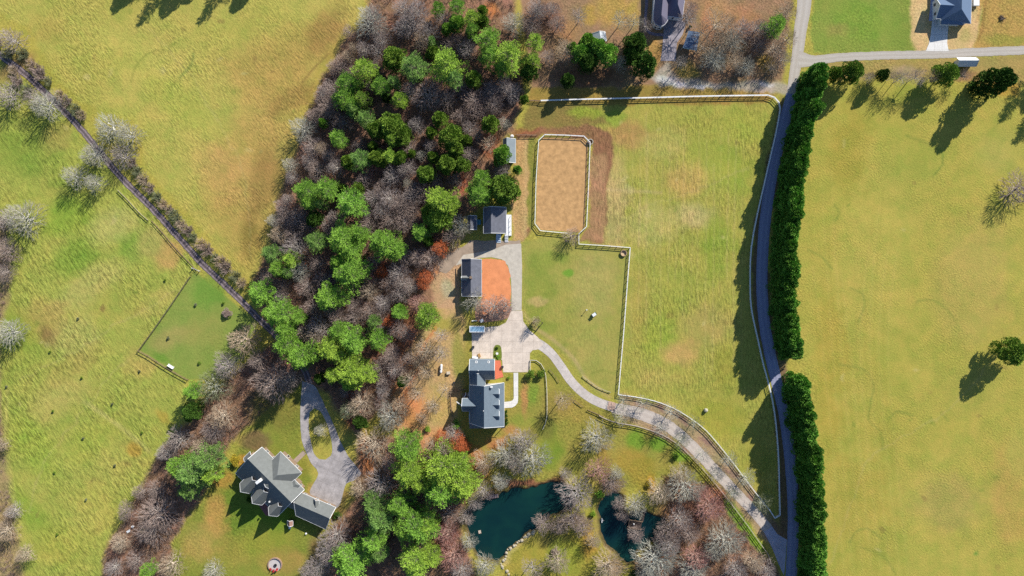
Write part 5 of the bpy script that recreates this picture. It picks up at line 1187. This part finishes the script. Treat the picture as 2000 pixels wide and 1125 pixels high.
# evergreens: x, y, radius, kind (p pine / c cedar / s shrub) + tint
EV = """712,131,24,py;675,159,23,pg;695,162,13,pg;742,164,20,pg;669,189,21,pg;686,203,16,pg;706,190,14,po;779,192,16,py;770,112,27,co;768,158,14,pb;753,190,9,cd;806,127,27,pb;870,120,33,py;886,150,19,pb;855,13,13,pg;892,4,15,pg;892,43,17,cg;922,34,19,py;922,56,15,pg;873,54,13,cg;955,75,25,pg;995,105,29,py;957,107,22,pg;980,130,16,pg;924,153,18,co;843,101,15,co;843,78,10,pb;1047,78,16,py;1041,116,16,py;1023,194,10,co;1034,140,17,cd;942,20,12,co;944,40,14,co
630,239,10,cg;658,269,18,pg;688,211,16,pb;712,230,19,pb;763,245,28,co;733,252,20,co;783,265,20,co;765,271,14,py;727,284,11,co;761,303,16,py;735,306,19,co;701,310,20,pb;679,316,16,co;781,307,14,co;595,372,27,pg;636,368,25,pg;602,394,18,pg;684,396,31,pg;699,366,12,co;669,368,10,co;625,398,12,pb
786,258,17,co;858,232,17,co;842,258,13,co;881,265,27,co;890,288,19,co;911,273,12,co;957,241,19,co;873,319,22,co;845,306,13,co;832,338,20,co;900,321,17,co;804,299,9,co;980,303,20,cg;1010,331,10,cg;939,349,20,pg;935,376,24,pg;984,368,31,co;1000,372,18,co;858,392,32,py;878,398,20,py
611,428,17,cd;614,471,22,pb;669,465,32,pg;685,490,26,pg;682,529,36,pg;659,512,18,pg;700,455,19,pg;527,495,18,pb;566,506,16,py;541,525,17,pg;560,531,12,pb;506,574,25,pg;642,581,29,pg;741,472,23,pg;757,480,30,pg;775,488,18,pg;856,428,28,co;840,411,20,co;821,454,19,pg;836,472,11,cd;781,604,12,cg;831,617,25,py;778,611,15,pg
545,615,33,pg;525,611,16,pg;581,622,14,pg;555,643,23,pg;555,675,25,pg;586,697,28,pg;657,647,20,pg;644,682,27,py;687,665,27,pg;663,697,19,py;728,628,14,pb;736,663,21,pg;650,734,17,py;685,729,32,py;710,731,23,py;686,710,18,py;678,750,16,pg;622,740,11,cd;785,747,12,cd;608,690,20,cd
372,765,16,pg;372,804,20,cd;372,925,34,pb;348,912,26,pg;402,902,28,pb;365,958,20,pb;410,930,18,py;284,1118,14,pg;703,827,15,cd
795,925,33,py;865,915,40,py;905,950,32,py;860,962,34,pg;820,945,24,py;895,915,26,py;792,877,29,pg;728,988,26,pb;740,1018,28,pb;780,988,24,pg;812,1030,36,pg;790,1036,24,pg;832,1026,22,py;728,1060,26,pg;740,1082,18,pb;686,1100,38,pg;664,1094,22,pg;812,1098,34,py;838,1090,22,py
1149,82,20,cg;1135,101,20,cg;1167,93,22,cg;1185,104,24,cg;1118,92,12,cg;1149,121,20,cd;1243,84,26,cd;1259,123,27,cd;1235,108,20,cd;1110,155,15,cd;1520,46,21,pg
1632,142,15,co;1668,138,24,co;1726,145,13,cd;1853,143,24,co"""
# bare trees: x, y, radius, tint (+t for thin); height by radius
BT = """800,742,20,Tt;870,762,17,Tt;846,792,18,Tt;815,705,18,T;782,792,20,T;862,655,16,Gt;1330,122,15,Gt;1440,118,20,T;1500,60,18,L;1532,112,18,G;560,742,22,G;1330,930,20,T;1210,985,13,P;1296,1050,18,P;1160,1058,16,T;655,132,18,P;628,182,18,G;612,225,16,P;680,108,16,T;22,1000,16,G;44,1085,18,T;232,1062,20,T;262,1098,20,P;218,1112,18,G;272,962,16,P;302,958,18,P;15,75,26,G;8,185,28,G;85,205,30,L;62,190,22,G;210,248,32,L;245,262,28,L;180,300,28,L;235,302,27,G;140,343,25,L;180,357,20,L;38,425,38,L;5,430,26,G;8,490,25,P;5,532,20,P;12,650,30,L;0,870,14,T;6,1040,24,T;475,665,34,T;440,715,30,G;411,758,35,e;430,815,31,T;415,845,24,P;345,860,27,G;320,885,20,G;395,875,24,T;305,1005,40,P;290,1040,30,P;245,1000,18,P;330,1108,27,T;412,1119,22,L;528,748,38,P;500,705,20,P;620,1112,26,G
725,28,22,G;735,57,22,P;722,40,34,L;745,76,20,G;790,15,26,G;790,50,26,G;710,95,20,G;735,97,20,G;690,92,13,T;665,125,22,P;650,175,25,P;640,206,26,P;720,165,15,P;735,128,16,P;690,140,16,P;805,42,28,G;835,62,28,G;815,20,24,G;865,35,20,G;825,78,24,T;880,86,22,P;912,95,22,G;897,78,18,P;1005,42,25,L;1050,16,25,G;800,175,22,G;835,187,30,P;870,190,24,P;985,165,22,G;1000,178,22,G;925,195,26,P;848,165,20,P;960,180,22,P;900,170,20,P;680,60,14,P
590,250,28,L;636,220,25,P;665,237,22,P;610,287,25,P;625,289,15,T;642,302,18,P;566,322,18,L;602,314,18,G;642,307,14,G;655,327,20,G;620,332,22,P;568,345,15,G;562,390,14,G;554,405,20,P;700,285,18,P;765,345,24,G;710,352,20,P;728,386,22,G;760,387,26,G;790,332,18,G;745,372,20,P;780,397,24,P;720,332,15,R;812,243,20,G;800,290,18,P;840,285,16,G;823,303,13,L;800,327,20,G;796,357,12,L;822,372,24,P;850,357,16,P;802,382,24,G;795,405,22,P;900,225,18,P;930,215,22,P;918,250,19,G;965,203,20,P;985,240,14,L;955,282,18,Tt;985,332,18,G;916,300,18,P;975,337,15,G;888,350,14,P;930,265,16,P
533,430,16,L;555,432,22,P;580,427,24,P;545,457,22,T;570,457,20,P;576,483,30,G;600,440,22,P;652,425,16,G;645,442,22,P;715,415,15,G;745,412,20,G;720,440,22,P;762,430,25,P;790,432,24,P;802,412,22,P;585,530,23,L;547,560,18,P;545,578,16,G;600,560,24,P;634,550,22,P;520,542,18,P;620,515,20,P;720,568,25,T;748,592,20,G;692,597,18,P;715,540,18,R;730,512,18,P;775,534,24,G;790,505,20,P;842,506,27,P;815,502,20,P;780,575,20,G;785,555,20,G;760,555,20,P;815,592,20,R;800,560,18,G;882,462,22,P;900,440,24,L;928,588,26,L;965,600,26,G;988,598,18,G;740,615,18,P;610,600,22,P;650,610,20,P
620,640,28,G;615,658,27,T;590,648,20,P;660,622,20,P;692,620,22,P;720,610,22,P;745,640,18,P;775,642,22,P;792,652,18,P;833,685,27,T;862,690,18,Gt;765,692,20,P;770,725,18,G;750,745,20,P;748,765,18,G;785,720,16,P;830,728,16,Tt;815,770,18,Tt;750,792,20,P;762,815,30,L;825,815,14,Tt;705,790,31,T;678,802,20,e;728,870,37,T;672,767,12,G;760,700,22,P;800,700,16,P;740,720,20,P
740,950,32,G;700,955,22,T;842,868,16,Tt;760,905,17,P;885,850,20,G;868,872,20,Tt;655,1050,32,G;640,1080,28,G;600,1118,18,G;625,842,14,L
885,1090,32,R;872,1045,28,R;910,1012,18,G;915,1062,18,L;948,1108,24,L;878,1005,24,P;978,942,19,L;945,905,25,T;988,890,33,L;1008,905,24,G;1040,897,38,L;1022,862,26,G;945,962,20,G;928,985,16,G;1128,965,38,G;1105,928,14,G;1120,1016,28,P;1062,1025,20,P;1092,1030,18,P;1090,1100,26,T;1040,1112,24,Gt;900,1115,26,G;1140,1030,20,P
1172,922,28,R;1205,926,15,L;1197,945,24,P;1243,990,26,L;1290,965,27,T;1340,953,38,L;1330,1018,28,G;1308,1040,24,P;1388,995,31,R;1368,962,20,R;1362,1092,28,R;1284,1100,45,L;1308,1068,26,G;1358,1118,32,L;1420,1058,38,L;1395,1080,22,L;1190,1112,34,T;1244,1046,16,P;1440,1116,26,G;1476,1100,24,T;1500,1116,22,G;1218,1008,14,P;1265,1125,24,L;1350,1045,20,P
1100,782,20,Tt;1168,858,34,L;1050,20,18,G;1080,16,16,G;1132,32,18,Gt;1212,40,20,Lt;1240,42,17,Lt;1108,98,27,T;1214,120,17,L;1262,50,14,Gt;1400,45,30,Tt;1345,38,20,Gt;1410,82,30,T;1452,55,24,G;1482,52,22,G;1432,80,26,L;1398,112,27,L;1459,128,21,L;1482,85,22,P;1515,92,26,T;1542,72,20,T;1512,128,18,T;1540,20,22,T;1372,62,20,Tt;1375,90,20,Tt;1425,45,22,T;1350,15,16,P;1040,50,20,P;1090,45,18,P;1070,110,16,P
1792,150,18,Gt;1762,152,16,Gt;1820,150,14,Tt;1745,150,12,Pt;1884,146,12,Pt;1700,150,12,G;2000,368,34,P;1118,460,17,P;1047,627,10,T"""
DT = [(1218, 783, 17), (1256, 790, 17), (1312, 806, 18), (1357, 828, 18), (1426, 899, 17), (1459, 934, 18), (1490, 982, 20), (1214, 815, 17), (1292, 838, 17), (1332, 862, 18), (1372, 889, 17), (1400, 927, 17), (1431, 966, 17)]

# ---- landmarks for labels
LM = [(950, 790, "the main house"), (920, 542, "the long barn"), (965, 433, "the small white house"), (545, 955, "the pale grey house"), (996, 295, "the metal roofed shed"), (1100, 360, "the riding arena"), (980, 1020, "the larger pond"), (1240, 1040, "the smaller pond"),
      (1300, 20, "the north house"), (1171, 73, "the white gabled shed"), (862, 720, "the gas tank"), (620, 845, "the loop drive"), (1488, 1030, "the driveway mouth"), (537, 1103, "the fire pit"), (100, 192, "the upper farm track"), (300, 410, "the middle farm track"), (500, 617, "the lower farm track"),
      (325, 640, "the small paddock"), (1553, 150, "the road corner"), (1888, 121, "the white ridged shed"), (932, 643, "the camper trailer"), (1125, 192, "the top white fence end"), (1350, 82, "the blue grey carport"),
      (831, 617, "the lone bright pine"), (669, 500, "the central pine clump"), (763, 262, "the big olive cedar clump"), (870, 120, "the yellow tipped pine"), (640, 372, "the twin left pines"), (545, 640, "the loop drive pines"), (690, 170, "the field edge pines"), (865, 935, "the giant pine clump"), (800, 1045, "the lower middle pines"), (984, 368, "the dirt lane cedar"), (340, 1110, "the leaning pale trunk")]
DIRS = ["right of", "below right of", "below", "below left of", "left of", "above left of", "above", "above right of"]
ORD = ["", "second ", "third ", "fourth ", "fifth ", "sixth ", "seventh ", "eighth ", "ninth ", "tenth ", "eleventh ", "twelfth "]
def adj(kind, tint, r):
    size = "large" if r >= 28 else ("small" if r < 17 else "medium")
    col = {'G': 'grey', 'L': 'pale', 'P': 'purplish', 'R': 'reddish', 'T': 'tan', 'O': 'rusty', 'g': 'bright green', 'y': 'yellow green', 'b': 'blue green', 'o': 'olive', 'd': 'dark green', 'w': 'golden', 'e': 'grey green'}[tint]
    return size + " " + col
used = {}; items = []
for blk_, ev_ in ((EV, True), (BT, False)):
    for it in blk_.replace("\n", ";").split(";"):
        if not it.strip(): continue
        x, y, r_, k = it.strip().split(","); items.append((float(x), float(y), float(r_), k, ev_))
for x, y, r_ in ((760, 630, 15), (860, 485, 19), (745, 530, 13), (830, 540, 16), (826, 555, 14), (893, 866, 22), (862, 858, 17), (905, 872, 16)): items.append((x, y, r_, 'O', False))
lab = {}
for i, (x, y, r_, k, ev_) in enumerate(items):
    d, lx, ly, ln = min((math.dist((x, y), (a, b)), a, b, n) for a, b, n in LM)
    sec = int(((math.degrees(math.atan2(y - ly, x - lx)) + 22.5) % 360) // 45)
    cat = ("pine" if k[0] == 'p' else "cedar") if ev_ else ("beech" if k == 'O' else "bare tree"); tint = k[1] if ev_ else k[0]
    key = (adj(cat, tint, r_), cat, ln, DIRS[sec]); lab.setdefault(key, []).append((d, i))
LABEL = {}
for key, L_ in lab.items():
    L_.sort()
    for n, (d, i) in enumerate(L_):
        tail = "" if len(L_) == 1 else (", %snearest" % ORD[min(n, 11)]) if n else ", nearest"
        LABEL[i] = "%s %s %s %s%s" % (key[0], key[1], key[3], key[2], tail)
for i, (x, y, r_, k, ev_) in enumerate(items):
    l_ = LABEL[i]
    wood = "pines and cedars" if ev_ else "bare trees"
    if ev_:
        if k[0] == 'p': plant('pine', k[1], x, y, r_ * 1.06, 8 + r_ * .30 + (5 if 490 < x < 620 and 660 < y < 770 else 0), "pine_tree", l_, "pine tree", "pine trees of the woods", .72)
        else: plant('cedar', k[1], x, y, r_ * 1.02, 5.5 + r_ * .27, "cedar_tree", l_, "cedar tree", "cedar trees of the woods", .68)
    elif k == 'O': plant('leafy', 'O', x, y, r_, 4 + r_ * .2, "beech_tree", l_, "beech tree", "rust leaved beeches")
    else:
        lib = 'thin' if k.endswith('t') else 'bare'; h = (4.5 + r_ * .20) if k[0] != 'P' else 4.0 + r_ * .17
        if lib == 'thin': h *= 1.35
        if 490 < x < 620 and 680 < y < 770: h += 6
        if k[0] == 'e': h = 11
        plant(lib, k[0], x, y, r_ * (1.16 if k[0] == 'P' else 1.06), h, "bare_tree", l_, "bare tree", "leafless trees", .62)
for n, (x, y, r_) in enumerate(DT):
    side = "meadow" if n < 7 else "pond"; m_ = n if n < 7 else n - 7; cnt = 7 if n < 7 else 6
    plant('thin', 'L' if n % 3 else 'e', x, y, r_ * 1.12, 6.4, "ornamental_tree", "pale bare ornamental tree, %sfrom the top left on the %s side of the driveway" % (["first ", "second ", "third ", "fourth ", "fifth ", "sixth ", "seventh "][m_], side), "ornamental tree", "ornamental trees lining the driveway", .62)
plant('column', 'd', 1912, 172, 31, 16.5, "pine_tree", "large dark conifer right of the white ridged shed, with a long shadow", "pine tree", None, world_base=True)
plant('cedar', 'o', 1947, 683, 30, 14, "cedar_tree", "lone cedar at the right edge of the east meadow", "cedar tree", None, world_base=True)
# conifers and bare trees just above and right of the photographed patch, whose shadows reach into it
for n, (x, y, h) in enumerate(((284, -62, 13), (344, -50, 15), (384, -62, 15), (462, -54, 15), (520, -68, 14), (320, -88, 14), (430, -92, 15), (2018, 150, 13), (2060, 128, 14), (2040, 200, 12))):
    plant('pine' if n % 2 else 'cedar', 'g' if n % 2 else 'd', x, y, 20, h, "pine_tree", "evergreen outside the photographed patch, only its shadow shows", "pine tree", "evergreens beyond the picture edge", world_base=True)
# hedge rows
def hedge(pts, lb, grp, spc):
    pw = catmull(pts, 1.0); acc = 99; n = 0
    for a, b in zip(pw[:-1], pw[1:]):
        acc += math.dist(a, b)
        if acc >= spc:
            acc = 0; n += 1; rn = random.Random(n + int(pts[0][1]))
            plant('column', 'h', a[0] - 7 + rn.uniform(-2.5, 2.5), a[1], 22.5 * rn.uniform(.82, 1.14), 14.8 * rn.uniform(.86, 1.10), "screen_tree", lb, "hedge tree", grp, world_base=True)
hedge([(1583, 152), (1574, 200), (1560, 260), (1548, 320), (1538, 380), (1531, 440), (1527, 500), (1525, 560), (1528, 610), (1532, 650), (1536, 684)], "tall dark green evergreen in the long upper screen row beside the blue grey road", "upper evergreen screen row", 15)
hedge([(1548, 742), (1556, 790), (1564, 840), (1572, 900), (1577, 960), (1580, 1020), (1581, 1080), (1580, 1135), (1578, 1200)], "tall dark green evergreen in the lower screen row beside the blue grey road", "lower evergreen screen row", 15)
# shrubs
SH = [(459, 900, 14, 'w', 2.4, "round yellow shrub left of the pale grey house"), (488, 976, 9, 'd', 1.8, "dark round shrub against the lower left bay of the pale grey house"), (658, 1006, 10, 'd', 2.0, "dark shrub at the end of the angled garage wing"),
      (1036, 731, 12, 'o', 2.6, "left one of two round dark shrubs below the concrete yard"), (1056, 730, 11, 'o', 2.4, "right one of two round dark shrubs below the concrete yard"), (835, 838, 8, 'y', 1.6, "small yellow green shrub on the orange straw"),
      (890, 830, 12, 'g', 2.2, "bright green shrub left of the lower end of the main house"), (1172, 966, 11, 'g', 2.4, "bright green shrub between the two ponds"), (1158, 1004, 8, 'y', 1.6, "yellowish shrub at the narrow strip between the ponds"), (1240, 1121, 9, 'd', 1.8, "dark green shrub at the bottom edge below the smaller pond"),
      (988, 804, 5, 'd', 1.4, "top clipped shrub in the front bed of the main house"), (988.5, 812, 5, 'd', 1.4, "second clipped shrub in the front bed of the main house"), (989, 820, 5, 'd', 1.4, "third clipped shrub in the front bed of the main house"), (988.5, 827, 5, 'd', 1.3, "lowest clipped shrub in the front bed of the main house"),
      (443, 611, 13, 'P', 1.8, "round reddish brown shrub at the right edge of the small paddock"), (993, 738, 4, 'y', .8, "tiny light shrub on the lawn below the terracotta patio"), (970, 680, 4, 'd', .8, "small dark shrub at the top of the planting bed"), (973, 697, 4, 'g', .7, "small green shrub at the bottom of the planting bed"),
      (1085, 1078, 10, 'P', 1.8, "brown shrub standing alone on the peninsula below the larger pond"), (1268, 946, 9, 'w', 1.4, "golden dry shrub above the smaller pond"), (1348, 52, 5, 'd', 1.4, "dark shrub behind the blue grey carport"), (1230, 1052, 6, 'P', 1.2, "purplish shrub below the dark pond dock"),
      (1320, 893, 8, 'd', 1.6, "dark shrub on the grass inside the driveway bend")]
for x, y, r_, t_, h_, l_ in SH: plant('shrub', t_, x, y, r_, h_, "shrub", l_, "shrub", None)
SAP = [(322, 547), (152, 622), (97, 687), (272, 725), (159, 738), (382, 595), (436, 592), (328, 660), (389, 709), (219, 789), (103, 803), (162, 856), (277, 845), (224, 909), (106, 923), (168, 976), (111, 1044), (12, 755)]
for n, (x, y) in enumerate(SAP):
    ins = n in (5, 6, 7, 8); o_ = sorted([p for k, p in enumerate(SAP) if (k in (5, 6, 7, 8)) == ins], key=lambda p: (p[1], p[0])).index((x, y))
    W_ = ["topmost", "second", "third", "fourth", "fifth", "sixth", "seventh", "eighth", "ninth", "tenth", "eleventh", "twelfth", "thirteenth", "lowest"]
    wd = (["topmost", "second", "third", "lowest"][o_]) if ins else W_[min(o_, 13)]
    plant('shrub', 'e' if n % 2 else 'o', x, y, 3.2 if not ins else 4.0, .9, "sapling", "small grey green sapling, %s from the top %s" % (wd, "inside the small paddock" if ins else "in the lower left meadow"), "sapling", "saplings dotted over the lower left meadow")
# brush along the farm track
BRM = [brush_mesh(81), brush_mesh(82), brush_mesh(83)]
BR_ = [(50, 108), (64, 124), (84, 148), (98, 160), (120, 188), (134, 200), (150, 216), (163, 228), (262, 320), (272, 334), (285, 352), (296, 368), (310, 384), (322, 398), (334, 410), (347, 424), (358, 438), (370, 450), (380, 462), (396, 476), (408, 488), (422, 502), (436, 514), (446, 524), (462, 540), (474, 552), (40, 160), (58, 176), (30, 140), (75, 135), (20, 108), (0, 85)]
for n, (x, y) in enumerate(BR_):
    rn = random.Random(n); side = "lower" if n in (26, 27, 28) else "upper"
    t = tag(bpy.data.objects.new("bramble_bush", BRM[n % 3]), "leafless grey brown bramble, one of a continuous thicket along the farm track", "bush", "brambles along the farm track"); COL.objects.link(t)
    t.location = wp(x, y, 0); s_ = rn.uniform(1.1, 1.7); t.scale = (s_, s_, s_ * .9); t.rotation_euler = (0, 0, rn.uniform(0, 6))
    t.material_slots[0].link = 'OBJECT'; t.material_slots[0].material = TW['e' if n % 3 == 0 else ('T' if n % 3 == 1 else 'P')]
# rocks on the pond bank
M_rock = plain("pale_rock", (196, 184, 160), .95, .2, 2.5, .1)
RK = []; rr = random.Random(5)
for (x, y) in catmull([(1042, 1037), (1030, 1047), (1016, 1056), (1002, 1066), (992, 1075), (990, 1086), (984, 1095), (978, 1103), (984, 1112), (992, 1120)], 4): RK.append((x + rr.uniform(-2, 2), y + rr.uniform(-2, 2), rr.uniform(.3, .8)))
for x, y, r_ in RK:
    mb = MB(); n = 7
    for z_, f_ in ((0, 1), (.35, 1.05), (.7, .7), (.85, .2)):
        for i in range(n):
            a = 2 * math.pi * i / n; q = r_ * f_ * rr.uniform(.8, 1.2); mb.v.append(wp(x, y, 0) + Vector((math.cos(a) * q, math.sin(a) * q, z_ * r_ - .05)))
    for k in range(3):
        for i in range(n): j = (i + 1) % n; mb.f.append((k * n + i, k * n + j, (k + 1) * n + j, (k + 1) * n + i))
    mb.f.append(tuple(3 * n + i for i in range(n)))
    tag(mb.build("boulder", M_rock), "pale boulder in the loose row along the lower right bank of the larger pond", "boulder", "boulders on the pond bank")
# undergrowth: countless low twiggy stems between the trees of the woods
R_ = np.random.RandomState(99); xs = R_.uniform(-125, 1560, 60000); ys = R_.uniform(-125, 1250, 60000)
keep = np.zeros(len(xs), bool)
for w in (W1, W2, W3, W4, W5): keep |= poly_sd(w, xs, ys) > 2
for pd in (POND_L, POND_R): keep &= poly_sd(pd, xs, ys) < -4
keep &= line_d(TRACK, xs, ys) > 14
keep &= poly_sd(OUT, xs, ys) < -4
dn = fbm(xs, ys, 40, 77); keep &= (R_.uniform(0, 1, len(xs)) < .55 + dn * .8)
keep &= poly_sd([(840, 500), (1000, 400), (1000, 900), (700, 900)], xs, ys) < 0
xs = xs[keep]; ys = ys[keep]; n = len(xs); k = 9
P0 = np.stack([(xs - 1000) * S, (562.5 - ys) * S, np.zeros(n)], 1); P0 = np.repeat(P0, k, 0); P0[:, :2] += R_.normal(0, .35, (n * k, 2))
D = R_.normal(0, .6, (n * k, 3)); D[:, 2] = R_.uniform(.4, 1.6, n * k); P1 = P0 + D * R_.uniform(.6, 1.5, (n * k, 1)); P0[:, 2] = -.02
V_, F_ = prisms(P0, P1, np.full(n * k, .045), np.full(n * k, .02))
o = bpy.data.objects.new("undergrowth", np_mesh("undergrowth", V_, F_, [tree_mat("undergrowth_stems", (170, 146, 132), .35)])); COL.objects.link(o); tag(o, "low twiggy undergrowth covering the woodland floor", kind='stuff')
